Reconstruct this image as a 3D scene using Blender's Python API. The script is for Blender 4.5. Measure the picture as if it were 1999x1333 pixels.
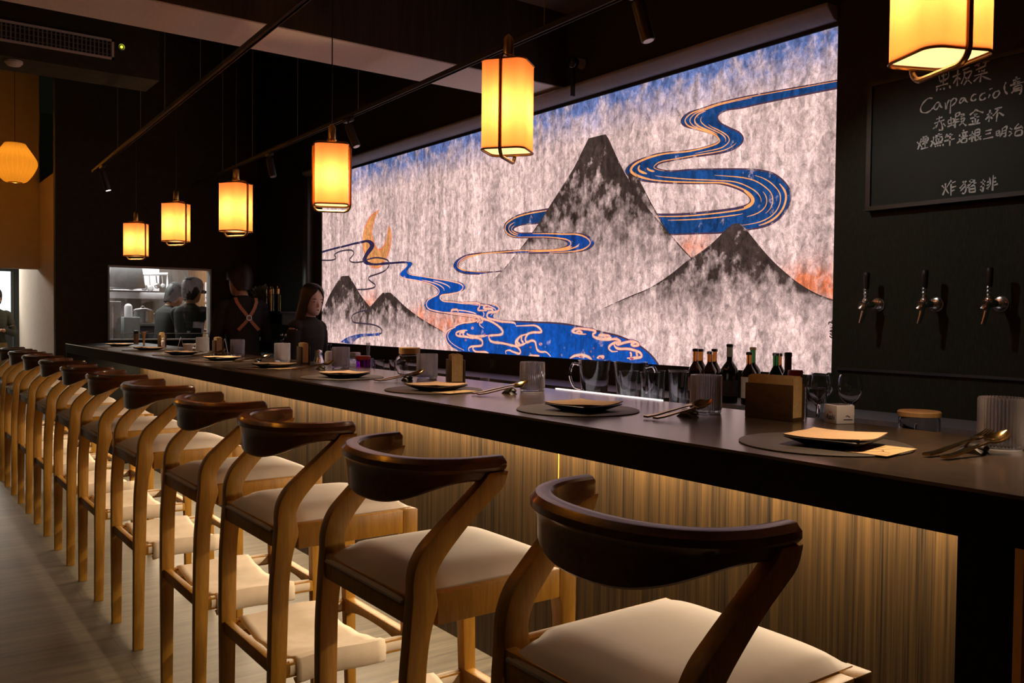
import bpy, bmesh, math, random
from math import sin, cos, pi, radians, sqrt, atan2, exp
from mathutils import Vector, Matrix
from mathutils.geometry import tessellate_polygon

for o in list(bpy.data.objects):
    bpy.data.objects.remove(o)
S = bpy.context.scene
C = S.collection
random.seed(7)

# ---------------------------------------------------------------- camera
YAW, PITCH, ROLL, FPX, HC = radians(36.29), radians(-1.513), radians(.594), 1712.65, 1.36
Fv = Vector((sin(YAW)*cos(PITCH), cos(YAW)*cos(PITCH), sin(PITCH)))
r0 = Vector((cos(YAW), -sin(YAW), 0)); u0 = r0.cross(Fv)
Rv = r0*cos(ROLL) + u0*sin(ROLL); Uv = -r0*sin(ROLL) + u0*cos(ROLL)
cam = bpy.data.cameras.new('camera'); camo = bpy.data.objects.new('camera', cam); C.objects.link(camo)
cam.sensor_width = 36; cam.lens = FPX/1999*36; cam.clip_start = .05; cam.clip_end = 60
M = Matrix.Identity(4)
for i in range(3):
    M[i][0], M[i][1], M[i][2] = Rv[i], Uv[i], -Fv[i]
M[2][3] = HC
camo.matrix_world = M
S.camera = camo

# ---------------------------------------------------------------- world, big lights, exposure
W = bpy.data.worlds.new('world'); S.world = W; W.use_nodes = True
W.node_tree.nodes['Background'].inputs[0].default_value = (.9, 1, .55, 1)
W.node_tree.nodes['Background'].inputs[1].default_value = .003
S.view_settings.view_transform = 'Standard'; S.view_settings.look = 'None'
S.view_settings.exposure = 0; S.view_settings.gamma = 1; S.view_settings.use_curve_mapping = False
S.cycles.use_denoising = True
S.cycles.max_bounces = 10; S.cycles.diffuse_bounces = 4; S.cycles.glossy_bounces = 4
S.cycles.transmission_bounces = 8; S.cycles.transparent_max_bounces = 12
S.cycles.caustics_reflective = False; S.cycles.caustics_refractive = False
S.cycles.sample_clamp_indirect = 4

def area(name, loc, dirv, sx, sy, power, col, along=None):
    l = bpy.data.lights.new(name, 'AREA'); l.shape = 'RECTANGLE'; l.size = sx; l.size_y = sy
    l.energy = power; l.color = col
    o = bpy.data.objects.new(name, l); C.objects.link(o); o.location = loc
    z = -Vector(dirv).normalized(); y = Vector(along or (0, 1, 0)); x = y.cross(z).normalized(); y = z.cross(x)
    m = Matrix.Identity(4)
    for i in range(3):
        m[i][0], m[i][1], m[i][2] = x[i], y[i], z[i]
    m.translation = loc; o.matrix_world = m
    return o
def point(name, loc, power, col, r=.03):
    l = bpy.data.lights.new(name, 'POINT'); l.energy = power; l.color = col; l.shadow_soft_size = r
    o = bpy.data.objects.new(name, l); C.objects.link(o); o.location = loc
    return o
# LED strip under the worktop (four lengths), kitchen and back-room ceiling panels, dim unseen fill added over the aisle floor
for k in range(4):
    area('counter_led_light', (1.960, .78+1.9*(k+.5), 1.006), (-.08, 0, -1), .016, 1.88, 34, (1, .76, .50))
area('kitchen_ceiling_light', (2.45, 10.9, 2.52), (0, -.1, -1), 1.2, .9, 60, (.97, 1, .97))
area('back_room_light', (.9, 15.0, 2.55), (0, -.25, -1), 1.0, .8, 120, (1, .88, .74))
for y in (2.6, 5.0, 7.6):
    area('aisle_fill_light', (-.9, y, 3.05), (0, 0, -1), .25, .25, 1.3, (1, .9, .6))

# ---------------------------------------------------------------- materials
def nt(name):
    m = bpy.data.materials.new(name); m.use_nodes = True
    t = m.node_tree; b = t.nodes['Principled BSDF']
    return m, t, b
def N(t, typ, **kw):
    n = t.nodes.new(typ)
    for k, v in kw.items():
        if k in n.inputs: n.inputs[k].default_value = v
        else: setattr(n, k, v)
    return n
def coords(t, scale, obj=True, rot=None):
    tc = N(t, 'ShaderNodeTexCoord'); mp = N(t, 'ShaderNodeMapping')
    mp.inputs['Scale'].default_value = scale
    if rot: mp.inputs['Rotation'].default_value = rot
    t.links.new(tc.outputs['Object'], mp.inputs['Vector'])
    return mp.outputs['Vector']
def ramp(t, fac, stops):
    r = N(t, 'ShaderNodeValToRGB')
    e = r.color_ramp.elements
    while len(e) < len(stops): e.new(.5)
    for i, (p, c) in enumerate(stops):
        e[i].position = p; e[i].color = (c[0], c[1], c[2], 1)
    t.links.new(fac, r.inputs['Fac'])
    return r.outputs['Color']
def plain(name, col, rough=.5, metal=0, var=.12, scale=30, bump=0, coat=0, spec=.5, aniso=(1, 1, 1)):
    m, t, b = nt(name)
    v = coords(t, tuple(scale*a for a in aniso))
    n = N(t, 'ShaderNodeTexNoise', Scale=1.0, Detail=4.0); t.links.new(v, n.inputs['Vector'])
    lo = tuple(c*(1-var) for c in col); hi = tuple(min(1, c*(1+var)) for c in col)
    t.links.new(ramp(t, n.outputs['Fac'], [(.3, lo), (.7, hi)]), b.inputs['Base Color'])
    b.inputs['Roughness'].default_value = rough; b.inputs['Metallic'].default_value = metal
    b.inputs['Specular IOR Level'].default_value = spec
    if coat: b.inputs['Coat Weight'].default_value = coat; b.inputs['Coat Roughness'].default_value = .15
    if bump:
        bp = N(t, 'ShaderNodeBump', Strength=bump, Distance=.002); t.links.new(n.outputs['Fac'], bp.inputs['Height'])
        t.links.new(bp.outputs['Normal'], b.inputs['Normal'])
    return m
def wood(name, c1, c2, scale=(30, 30, 2), rough=.4, coat=0, fine=6, spec=.5):
    m, t, b = nt(name)
    v = coords(t, scale)
    n = N(t, 'ShaderNodeTexNoise', Scale=1.0, Detail=5.0, Roughness=.6, Distortion=.4); t.links.new(v, n.inputs['Vector'])
    v2 = coords(t, tuple(s*fine for s in scale))
    n2 = N(t, 'ShaderNodeTexNoise', Scale=1.0, Detail=2.0); t.links.new(v2, n2.inputs['Vector'])
    mx = N(t, 'ShaderNodeMath', operation='MULTIPLY_ADD'); mx.inputs[1].default_value = .35
    t.links.new(n2.outputs['Fac'], mx.inputs[0])
    sb = N(t, 'ShaderNodeMath', operation='MULTIPLY'); sb.inputs[1].default_value = .65
    t.links.new(n.outputs['Fac'], sb.inputs[0]); t.links.new(sb.outputs[0], mx.inputs[2])
    t.links.new(ramp(t, mx.outputs[0], [(.36, c1), (.64, c2)]), b.inputs['Base Color'])
    b.inputs['Roughness'].default_value = rough; b.inputs['Specular IOR Level'].default_value = spec
    if coat: b.inputs['Coat Weight'].default_value = coat; b.inputs['Coat Roughness'].default_value = .12
    return m
def emit(name, col, strength):
    m, t, b = nt(name)
    b.inputs['Base Color'].default_value = (*col, 1); b.inputs['Emission Color'].default_value = (*col, 1)
    b.inputs['Emission Strength'].default_value = strength
    return m
def glass(name, col=(1, 1, 1), rough=.0, ior=1.45, trans=1):
    m, t, b = nt(name)
    n = N(t, 'ShaderNodeTexNoise', Scale=40.0); t.links.new(coords(t, (1, 1, 1)), n.inputs['Vector'])
    t.links.new(ramp(t, n.outputs['Fac'], [(.3, tuple(c*.97 for c in col)), (.7, col)]), b.inputs['Base Color'])
    b.inputs['Transmission Weight'].default_value = trans; b.inputs['Roughness'].default_value = rough; b.inputs['IOR'].default_value = ior
    return m
def frosted(name, col, rough, fac):
    m, t, b = nt(name)
    n = N(t, 'ShaderNodeTexNoise', Scale=60.0); t.links.new(coords(t, (1, 1, 1)), n.inputs['Vector'])
    c = ramp(t, n.outputs['Fac'], [(.3, tuple(q*.95 for q in col)), (.7, col)])
    t.links.new(c, b.inputs['Base Color']); b.inputs['Transmission Weight'].default_value = 1; b.inputs['Roughness'].default_value = rough
    tl = N(t, 'ShaderNodeBsdfTranslucent'); t.links.new(c, tl.inputs[0]); mx = N(t, 'ShaderNodeMixShader', Fac=fac)
    t.links.new(b.outputs[0], mx.inputs[1]); t.links.new(tl.outputs[0], mx.inputs[2]); t.links.new(mx.outputs[0], t.nodes['Material Output'].inputs['Surface'])
    return m
def pane(name):
    m, t, b = nt(name)
    tr = N(t, 'ShaderNodeBsdfTransparent'); gl = N(t, 'ShaderNodeBsdfGlossy', Roughness=.02); fr = N(t, 'ShaderNodeFresnel', IOR=1.45)
    mx = N(t, 'ShaderNodeMixShader'); t.links.new(fr.outputs[0], mx.inputs[0]); t.links.new(tr.outputs[0], mx.inputs[1]); t.links.new(gl.outputs[0], mx.inputs[2])
    t.links.new(mx.outputs[0], t.nodes['Material Output'].inputs['Surface'])
    return m
def shade_mat(name, col, keep=.85):
    m, t, b = nt(name)
    n = N(t, 'ShaderNodeTexNoise', Scale=1.0, Detail=3.0); t.links.new(coords(t, (260, 260, 260)), n.inputs['Vector'])
    c = ramp(t, n.outputs['Fac'], [(.3, tuple(k*.95 for k in col)), (.7, col)])
    tl = N(t, 'ShaderNodeBsdfTranslucent'); df = N(t, 'ShaderNodeBsdfDiffuse'); mx = N(t, 'ShaderNodeMixShader', Fac=keep)
    t.links.new(c, tl.inputs[0]); df.inputs[0].default_value = (col[0]*.45, col[1]*.45, col[2]*.45, 1)
    t.links.new(df.outputs[0], mx.inputs[1]); t.links.new(tl.outputs[0], mx.inputs[2])
    t.links.new(mx.outputs[0], t.nodes['Material Output'].inputs['Surface'])
    return m

MT = dict(
 stool_wood=wood('stool_ash_wood', (.32, .150, .016), (.49, .245, .028), (45, 45, 4), .42),
 crest=wood('stool_walnut_wood', (.10, .040, .016), (.18, .072, .028), (18, 40, 40), .32, coat=.35),
 leather=plain('beige_leather', (.58, .51, .45), .5, var=.05, scale=14, bump=.15),
 canvas=plain('cream_canvas', (.80, .68, .54), .85, var=.06, scale=25, bump=.3),
 counter=wood('dark_counter_laminate', (.045, .030, .020), (.08, .055, .040), (60, 8, 60), .2, spec=1),
 apron=plain('black_counter_edge', (.004, .0038, .003), .75, var=.3, scale=60, spec=.08),
 walnut=wood('walnut_front_panel', (.005, .0028, .0006), (.082, .044, .012), (46, 46, .7), .55, fine=5, spec=.3),
 post=wood('orange_oak_board', (.60, .25, .03), (.74, .36, .06), (20, 20, 2), .5),
 wall=plain('dark_olive_wall', (.036, .036, .020), .8, var=.2, scale=18, bump=.1, spec=.3),
 wallr=plain('dark_textured_wallpaper', (.019, .023, .014), .75, var=.3, scale=220, bump=.25, spec=.3, aniso=(1, 1, .15)),
 beamf=wood('dark_beam_veneer', (.020, .016, .010), (.045, .034, .022), (30, 30, 1.2), .6, spec=.3),
 soffit=plain('white_ceiling_plaster', (.80, .74, .70), .9, var=.05, scale=60),
 ceil=plain('black_ceiling', (.03, .032, .022), .9, var=.2, scale=20, spec=.2),
 greyc=plain('grey_ceiling_board', (.2, .2, .19), .9, var=.06, scale=10),
 ochre=plain('ochre_plaster', (.50, .33, .10), .9, var=.1, scale=9),
 white=plain('white_plaster', (.66, .60, .54), .85, var=.05, scale=12),
 chamfer=plain('grey_satin_chamfer', (.30, .31, .33), .4, var=.06, scale=40),
 mould=plain('satin_black_moulding', (.04, .043, .045), .3, var=.1, scale=60),
 black=plain('matt_black_metal', (.012, .012, .011), .45, var=.2, scale=60),
 track=plain('black_track_aluminium', (.016, .015, .014), .55, var=.15, scale=60, spec=.25),
 wire=plain('grey_suspension_wire', (.16, .15, .11), .5, var=.1, scale=60),
 brass=plain('brushed_brass', (.80, .45, .12), .3, metal=1, var=.08, scale=80),
 dbrass=plain('dark_bronze_rod', (.30, .15, .05), .32, metal=.9, var=.1, scale=80),
 steel=plain('brushed_steel', (.55, .56, .57), .32, metal=1, var=.08, scale=60),
 chrome=plain('chrome', (.85, .84, .83), .2, metal=1, var=.03, scale=60),
 dsteel=plain('dark_steel_worktop', (.10, .10, .115), .35, var=.15, scale=40, metal=.3),
 backbar=plain('grey_backbar_top', (.20, .20, .23), .45, var=.12, scale=60),
 gold=plain('gold_cutlery', (.55, .36, .13), .16, metal=1, var=.05, scale=60),
 plate=plain('black_stoneware', (.02, .018, .015), .4, var=.2, scale=60),
 mat=plain('brown_leather_placemat', (.06, .048, .038), .5, var=.12, scale=120, bump=.2),
 kraft=plain('kraft_paper', (.62, .42, .24), .85, var=.05, scale=60),
 card=plain('printed_card', (.60, .41, .20), .8, var=.12, scale=50),
 ink=plain('brown_ink', (.16, .08, .03), .8, var=.1, scale=60),
 napkin=plain('cream_napkins', (.72, .52, .25), .9, var=.1, scale=90),
 holder=wood('walnut_holder', (.05, .026, .010), (.10, .052, .018), (40, 12, 40), .5),
 holder2=wood('light_wood', (.50, .30, .12), (.62, .40, .18), (40, 12, 40), .5),
 cork=wood('light_bamboo_lid', (.55, .33, .13), (.66, .43, .19), (30, 30, 30), .55),
 glass=glass('clear_glass', (.97, .97, 1)),
 rglass=frosted('ribbed_glass', (.98, .97, 1), .04, .20),
 amber=glass('amber_bottle_glass', (.32, .12, .02), .02),
 green=glass('green_bottle_glass', (.02, .10, .03), .03),
 yglass=glass('olive_bottle_glass', (.30, .26, .05), .03),
 dbottle=plain('dark_bottle_glass', (.012, .008, .005), .12, var=.1, scale=30),
 purple=glass('purple_glass', (.35, .02, .38), .05),
 label=plain('cream_bottle_label', (.62, .60, .52), .7, var=.06, scale=50),
 blabel=plain('black_bottle_label', (.02, .02, .02), .6, var=.1, scale=50),
 redfoil=plain('red_foil_wrap', (.32, .03, .015), .4, var=.15, scale=60),
 wplastic=plain('white_plastic', (.78, .76, .80), .4, var=.03, scale=30),
 navy=plain('navy_print', (.01, .02, .10), .6, var=.1, scale=40),
 redp=plain('red_print', (.75, .10, .14), .6, var=.1, scale=40),
 chalk=plain('white_chalk', (.86, .9, .88), .95, var=.2, scale=300),
 board=plain('green_black_chalkboard', (.010, .017, .014), .6, var=.25, scale=8, spec=.3),
 skin=plain('skin', (.55, .30, .19), .55, var=.05, scale=20),
 skin2=plain('pale_skin', (.82, .54, .41), .5, var=.05, scale=20),
 hair=plain('black_hair', (.010, .0075, .006), .55, var=.4, scale=60, aniso=(1, 1, .1)),
 bcloth=plain('black_cloth', (.011, .011, .011), .85, var=.2, scale=40, bump=.3),
 gcloth=plain('charcoal_cloth', (.022, .020, .017), .85, var=.2, scale=40, bump=.3),
 ocloth=plain('dark_olive_jacket', (.04, .04, .025), .85, var=.2, scale=30, bump=.3),
 khaki=plain('khaki_trousers', (.26, .17, .06), .85, var=.12, scale=30, bump=.3),
 tan=plain('tan_leather_strap', (.42, .16, .055), .5, var=.1, scale=50),
 lips=plain('dark_red_lipstick', (.28, .02, .02), .35, var=.05, scale=60),
 eye=plain('dark_eye', (.015, .01, .01), .2, var=.1, scale=60),
 leaf=plain('dry_grey_green_leaf', (.22, .22, .13), .7, var=.25, scale=40),
 kwall=wood('grey_kitchen_boards', (.17, .15, .135), (.27, .24, .215), (14, 14, .8), .6),
 kbrown=wood('brown_kitchen_boards', (.17, .075, .025), (.25, .12, .045), (14, 14, .8), .6),
 ksteel=plain('pale_steel_front', (.46, .48, .48), .4, metal=.35, var=.08, scale=20),
 led=emit('led_strip_glow', (1, .62, .28), 6),
 glint_glow=emit('painted_edge_glint', (1, .93, .95), 1.1),
 diffuser=emit('cream_lit_diffuser', (1, .66, .26), 1.6),
 sled=emit('lit_spot_lens', (1, .95, .9), 2.2),
 gled=emit('green_indicator_glow', (.75, .8, .05), 1.6),
 door_glow=emit('lit_glass_door', (.75, .95, 1), 1.1),
)
def floor_mat():
    m, t, b = nt('grey_brown_plank_floor')
    tc = N(t, 'ShaderNodeTexCoord')
    br = N(t, 'ShaderNodeTexBrick', Scale=1.0); br.inputs['Brick Width'].default_value = 1.3; br.inputs['Row Height'].default_value = .19
    br.inputs['Mortar Size'].default_value = .0016; br.offset = .37
    br.inputs['Color1'].default_value = (.82, .82, .82, 1); br.inputs['Color2'].default_value = (1.08, 1.08, 1.08, 1); br.inputs['Mortar'].default_value = (.45, .45, .45, 1)
    t.links.new(tc.outputs['Object'], br.inputs['Vector'])
    n = N(t, 'ShaderNodeTexNoise', Scale=1.0, Detail=6.0, Roughness=.65, Distortion=.5); t.links.new(coords(t, (2.2, 26, 1)), n.inputs['Vector'])
    c = ramp(t, n.outputs['Fac'], [(.28, (.052, .043, .029)), (.72, (.145, .12, .085))])
    mx = N(t, 'ShaderNodeMix', data_type='RGBA', blend_type='MULTIPLY'); mx.inputs[0].default_value = 1
    t.links.new(c, mx.inputs[6]); t.links.new(br.outputs['Color'], mx.inputs[7])
    t.links.new(mx.outputs[2], b.inputs['Base Color']); b.inputs['Roughness'].default_value = .5
    return m
MT['floor'] = floor_mat()

# ---------------------------------------------------------------- mesh helpers
def cross_frame(t, up=Vector((0, 0, 1))):
    t = t.normalized()
    if abs(t.dot(up)) > .95: up = Vector((0, 1, 0))
    a = up.cross(t).normalized(); return a, t.cross(a)
class MB:
    def __init__(s): s.v = []; s.f = []; s.mi = []
    def add(s, vs, fs, mi=0):
        k = len(s.v); s.v += [tuple(v) for v in vs]
        for f in fs: s.f.append([i+k for i in f]); s.mi.append(mi)
        return s
    def box(s, x0, x1, y0, y1, z0, z1, mi=0, tf=None):
        vs = [(x, y, z) for z in (z0, z1) for y in (y0, y1) for x in (x0, x1)]
        if tf: vs = [tf @ Vector(v) for v in vs]
        return s.add(vs, [(0, 2, 3, 1), (4, 5, 7, 6), (0, 1, 5, 4), (2, 6, 7, 3), (0, 4, 6, 2), (1, 3, 7, 5)], mi)
    def loft(s, rings, cap=True, mi=0, closed=True, loop=False):
        n = len(rings[0]); vs = [p for r in rings for p in r]; fs = []
        R = len(rings)
        for i in range(R if loop else R-1):
            a, b = i*n, ((i+1) % R)*n
            for j in range(n if closed else n-1):
                k = (j+1) % n
                fs.append((a+j, a+k, b+k, b+j))
        if cap and closed and not loop: fs += [tuple(range(n))[::-1], tuple(range((R-1)*n, R*n))]
        return s.add(vs, fs, mi)
    def lathe(s, prof, c=(0, 0, 0), n=24, mi=0, rib=None, cap=True):
        rings = []
        for p in prof:
            r, z = p[0], p[1]; am = p[2] if len(p) > 2 else 0
            rings.append([(c[0]+(r+(am*cos(rib*2*pi*j/n) if rib else 0))*cos(2*pi*j/n), c[1]+(r+(am*cos(rib*2*pi*j/n) if rib else 0))*sin(2*pi*j/n), c[2]+z) for j in range(n)])
        return s.loft(rings, cap, mi)
    def tube(s, pts, r, n=8, mi=0, closed=False, ry=None, up=Vector((0, 0, 1))):
        pts = [Vector(p) for p in pts]; L = len(pts); rings = []
        rs = r if isinstance(r, (list, tuple)) else [r]*L
        for i, p in enumerate(pts):
            if closed: t = pts[(i+1) % L]-pts[i-1]
            else: t = pts[min(i+1, L-1)]-pts[max(i-1, 0)]
            a, b = cross_frame(t, up)
            q = ry/rs[i] if ry else 1
            rings.append([p + a*rs[i]*cos(2*pi*j/n) + b*rs[i]*q*sin(2*pi*j/n) for j in range(n)])
        return s.loft(rings, True, mi, True, closed)
    def cyl(s, p0, p1, r, n=16, mi=0): return s.tube([p0, p1], r, n, mi)
    def prism(s, poly, axis, a, b, mi=0):
        def mk(p, d): return {'x': (d, p[0], p[1]), 'y': (p[0], d, p[1]), 'z': (p[0], p[1], d)}[axis]
        return s.loft([[mk(p, a) for p in poly], [mk(p, b) for p in poly]], True, mi)
    def ball(s, c, rx, ry=None, rz=None, n=16, m=10, mi=0):
        ry = ry or rx; rz = rz or rx
        rings = [[(c[0]+rx*sin(pi*i/m)*cos(2*pi*j/n), c[1]+ry*sin(pi*i/m)*sin(2*pi*j/n), c[2]-rz*cos(pi*i/m)) for j in range(n)] for i in range(1, m)]
        s.loft(rings, True, mi)
        return s
    def obj(s, name, mats, parent=None, smooth=True, bev=0, seg=2, ang=35, loc=None, rz=0):
        me = bpy.data.meshes.new(name); me.from_pydata(s.v, [], s.f)
        for m in (mats if isinstance(mats, (list, tuple)) else [mats]): me.materials.append(MT[m] if isinstance(m, str) else m)
        me.polygons.foreach_set('material_index', s.mi)
        bm = bmesh.new(); bm.from_mesh(me); bmesh.ops.recalc_face_normals(bm, faces=bm.faces)
        if bev:
            es = [e for e in bm.edges if len(e.link_faces) == 2 and e.calc_face_angle(0) > radians(ang)]
            bmesh.ops.bevel(bm, geom=es, offset=bev, segments=seg, profile=.5, affect='EDGES', clamp_overlap=True)
        bm.to_mesh(me); bm.free()
        if smooth:
            me.polygons.foreach_set('use_smooth', [True]*len(me.polygons)); me.set_sharp_from_angle(angle=radians(38))
        me.update()
        o = bpy.data.objects.new(name, me); C.objects.link(o)
        if parent: o.parent = parent
        if loc: o.location = loc
        if rz: o.rotation_euler.z = rz
        return o
def tag(o, label, cat, group=None, kind=None):
    o['label'] = label; o['category'] = cat
    if group: o['group'] = group
    if kind: o['kind'] = kind
    return o
def struct(o): o['kind'] = 'structure'; return o
def thing(name, label, cat, loc=(0, 0, 0), rz=0, group=None):
    o = bpy.data.objects.new(name, None); C.objects.link(o); o.empty_display_size = .05
    o.location = loc; o.rotation_euler.z = rz
    return tag(o, label, cat, group)
def dup(root, loc, rz=0, label=None):
    r = root.copy(); C.objects.link(r); r.location = loc; r.rotation_euler.z = rz
    if label: r['label'] = label
    for ch in list(root.children):
        c = ch.copy(); C.objects.link(c); c.parent = r
        for g in list(ch.children):
            d = g.copy(); C.objects.link(d); d.parent = c
    return r
def catmull(P, n):
    if len(P) < 3: return [tuple(P[0][k]+(P[-1][k]-P[0][k])*i/n for k in range(len(P[0]))) for i in range(n+1)]
    out = []; L = len(P)-1
    for i in range(n+1):
        u = i/n*L; k = min(int(u), L-1); t = u-k
        p0, p1, p2, p3 = P[max(k-1, 0)], P[k], P[k+1], P[min(k+2, L)]
        out.append(tuple(.5*(2*p1[d]+(p2[d]-p0[d])*t+(2*p0[d]-5*p1[d]+4*p2[d]-p3[d])*t*t+(3*p1[d]-p0[d]-3*p2[d]+p3[d])*t**3) for d in range(len(p1))))
    return out
ORD = ['first', 'second', 'third', 'fourth', 'fifth', 'sixth', 'seventh', 'eighth', 'ninth', 'tenth', 'eleventh']
def rrect(w, d, r, n=5):
    pts = []
    for cx_, cy_, a0 in ((w/2-r, d/2-r, 0), (-w/2+r, d/2-r, 90), (-w/2+r, -d/2+r, 180), (w/2-r, -d/2+r, 270)):
        for i in range(n+1):
            a = radians(a0+90*i/n); pts.append((cx_+r*cos(a), cy_+r*sin(a)))
    return pts
# artwork outlines in metres on the wall plane (y along the bar, z up)
ART={}
ART['A']=([(2.184,2.375),(2.549,2.395),(2.694,2.402),(2.847,2.403),(2.944,2.396),(3.027,2.391),(3.074,2.369),(3.07,2.343),(3.035,2.322),(2.941,2.288),(2.876,2.263),(2.841,2.24),(2.831,2.221),(2.875,2.208),(3.006,2.203),(3.179,2.216),(3.289,2.216),(3.414,2.198),(3.472,2.168),(3.46,2.138),(3.401,2.109),(3.316,2.086),(3.176,2.061),(2.969,2.034),(2.839,2.019),(2.745,1.991),(2.678,1.96),(2.642,1.93),(2.645,1.906),(2.683,1.894),(2.758,1.889),(2.917,1.889),(3.085,1.894),(3.257,1.909)],[(2.184,2.343),(2.548,2.353),(2.693,2.354),(2.778,2.36),(2.83,2.351),(2.843,2.333),(2.823,2.305),(2.767,2.272),(2.714,2.244),(2.687,2.211),(2.704,2.182),(2.764,2.165),(2.842,2.162),(3.005,2.168),(3.136,2.17),(3.215,2.168),(3.243,2.156),(3.232,2.139),(3.142,2.117),(3.004,2.107),(2.841,2.088),(2.687,2.068),(2.599,2.052),(2.527,2.031),(2.474,1.999),(2.435,1.958),(2.418,1.918),(2.43,1.871),(2.465,1.829),(2.522,1.799),(2.607,1.785),(2.803,1.78),(2.964,1.787),(3.146,1.795)])
ART['C1']=([(4.092,2.02),(4.216,2.019),(4.308,2.018),(4.44,2.008),(4.516,1.992),(4.577,1.968),(4.593,1.936),(4.57,1.905),(4.52,1.882),(4.459,1.868)],[(4.14,1.942),(4.22,1.942),(4.291,1.942),(4.37,1.945),(4.439,1.941),(4.482,1.931),(4.487,1.915),(4.46,1.904),(4.422,1.894),(4.368,1.887)])
ART['C2']=([(4.459,1.868),(4.305,1.858),(4.163,1.848),(4.055,1.835),(3.974,1.817),(3.95,1.795),(3.983,1.779),(4.064,1.774),(4.187,1.775),(4.501,1.79),(4.699,1.791),(4.866,1.79),(4.983,1.775),(5.072,1.755),(5.123,1.726),(5.103,1.697),(5.019,1.679),(4.864,1.667),(4.726,1.662),(4.611,1.664)],[(4.422,1.894),(4.239,1.881),(4.114,1.872),(3.994,1.861),(3.855,1.851),(3.766,1.827),(3.722,1.795),(3.743,1.768),(3.809,1.751),(3.945,1.747),(4.186,1.757),(4.501,1.774),(4.787,1.792),(5.002,1.79),(5.098,1.774),(5.163,1.752),(5.189,1.721),(5.149,1.688),(5.032,1.662),(4.863,1.653)])
ART['D']=([(7.405,1.948),(7.167,1.961),(6.911,1.973),(6.764,1.981),(6.602,1.988),(6.501,1.989),(6.419,1.972),(6.383,1.941),(6.409,1.905),(6.481,1.867),(6.517,1.831),(6.462,1.804),(6.346,1.79),(6.215,1.793),(6.048,1.789),(5.91,1.787),(5.831,1.779)],[(7.404,1.929),(7.167,1.944),(6.911,1.955),(6.763,1.964),(6.602,1.967),(6.519,1.97),(6.473,1.954),(6.464,1.933),(6.518,1.899),(6.563,1.863),(6.591,1.827),(6.535,1.79),(6.39,1.776),(6.215,1.772),(6.047,1.773),(5.91,1.771),(5.846,1.768)])
ART['river']=([(5.886,1.782),(5.838,1.76),(5.877,1.735),(5.949,1.706),(5.965,1.683),(5.924,1.662),(5.845,1.648),(5.713,1.633),(5.579,1.614),(5.469,1.589),(5.398,1.554),(5.419,1.521),(5.504,1.5),(5.569,1.478),(5.583,1.445),(5.532,1.414),(5.396,1.396),(5.257,1.385),(5.124,1.375),(5.014,1.368),(4.901,1.358),(4.864,1.345),(4.932,1.327),(5.09,1.315),(5.195,1.292),(5.262,1.262),(5.296,1.229),(5.282,1.197),(5.234,1.169),(5.153,1.143),(5.074,1.124)],[(5.808,1.778),(5.769,1.765),(5.784,1.746),(5.83,1.725),(5.83,1.698),(5.767,1.68),(5.616,1.664),(5.435,1.643),(5.295,1.628),(5.181,1.614),(5.095,1.601),(5.043,1.582),(5.049,1.558),(5.107,1.541),(5.226,1.533),(5.342,1.527),(5.376,1.506),(5.327,1.483),(5.192,1.475),(5.093,1.467),(4.934,1.459),(4.782,1.451),(4.693,1.44),(4.641,1.426),(4.646,1.41),(4.692,1.39),(4.704,1.366),(4.663,1.347),(4.577,1.337)])
ART['lake']=[(4.577,1.337),(4.494,1.341),(4.359,1.339),(4.229,1.337),(4.104,1.336),(3.984,1.331),(3.868,1.32),(3.756,1.304),(3.648,1.289),(3.523,1.272),(3.454,1.256),(3.395,1.239),(3.337,1.216),(3.287,1.191),(3.245,1.163),(3.208,1.127),(3.2,1.117),(3.54,1.117),(3.98,1.117),(4.49,1.114),(4.897,1.114),(5.074,1.124),(5.153,1.143),(5.234,1.169),(5.282,1.197),(5.296,1.229),(5.262,1.262),(5.195,1.292),(5.09,1.315),(4.932,1.327),(4.81,1.356),(4.692,1.356)]
ART['loops']=[[(6.508,1.827),(6.417,1.835),(6.329,1.835),(6.216,1.821),(6.156,1.806),(6.131,1.785),(6.139,1.757),(6.197,1.727),(6.283,1.71),(6.389,1.697),(6.46,1.687),(6.478,1.667),(6.433,1.645),(6.37,1.622),(6.37,1.602),(6.432,1.591),(6.551,1.585),(6.682,1.587)],[(7.404,1.865),(7.219,1.856),(7.124,1.861),(7.103,1.877),(7.135,1.897),(7.093,1.913),(6.991,1.925),(6.861,1.926),(6.782,1.917),(6.753,1.894),(6.782,1.87),(6.83,1.846),(6.8,1.823),(6.694,1.814),(6.554,1.816)],[(6.457,1.416),(6.567,1.408),(6.66,1.399),(6.756,1.377),(6.785,1.347),(6.746,1.313),(6.612,1.306),(6.428,1.299),(6.312,1.284),(6.251,1.261),(6.251,1.232),(6.312,1.218)]]
ART['stream']=([(6.277,1.236),(6.4,1.225),(6.546,1.222),(6.696,1.21),(6.832,1.19),(6.931,1.166),(7.002,1.137)],[(6.285,1.211),(6.418,1.204),(6.545,1.197),(6.639,1.186),(6.715,1.163),(6.753,1.14),(6.763,1.127)])
ART['moon']=([(6.299,2.217),(6.386,2.2),(6.467,2.166),(6.539,2.109),(6.584,2.029),(6.583,1.944),(6.554,1.88),(6.507,1.806),(6.407,1.76),(6.301,1.756),(6.215,1.793),(6.157,1.846),(6.116,1.916),(6.1,1.987),(6.117,2.044),(6.143,2.078)],[(6.299,2.217),(6.351,2.181),(6.394,2.131),(6.421,2.084),(6.429,2.039),(6.41,1.996),(6.392,1.958),(6.365,1.927),(6.33,1.904),(6.303,1.899),(6.268,1.901),(6.234,1.915),(6.2,1.946),(6.175,1.984),(6.159,2.031),(6.143,2.078)])
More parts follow.
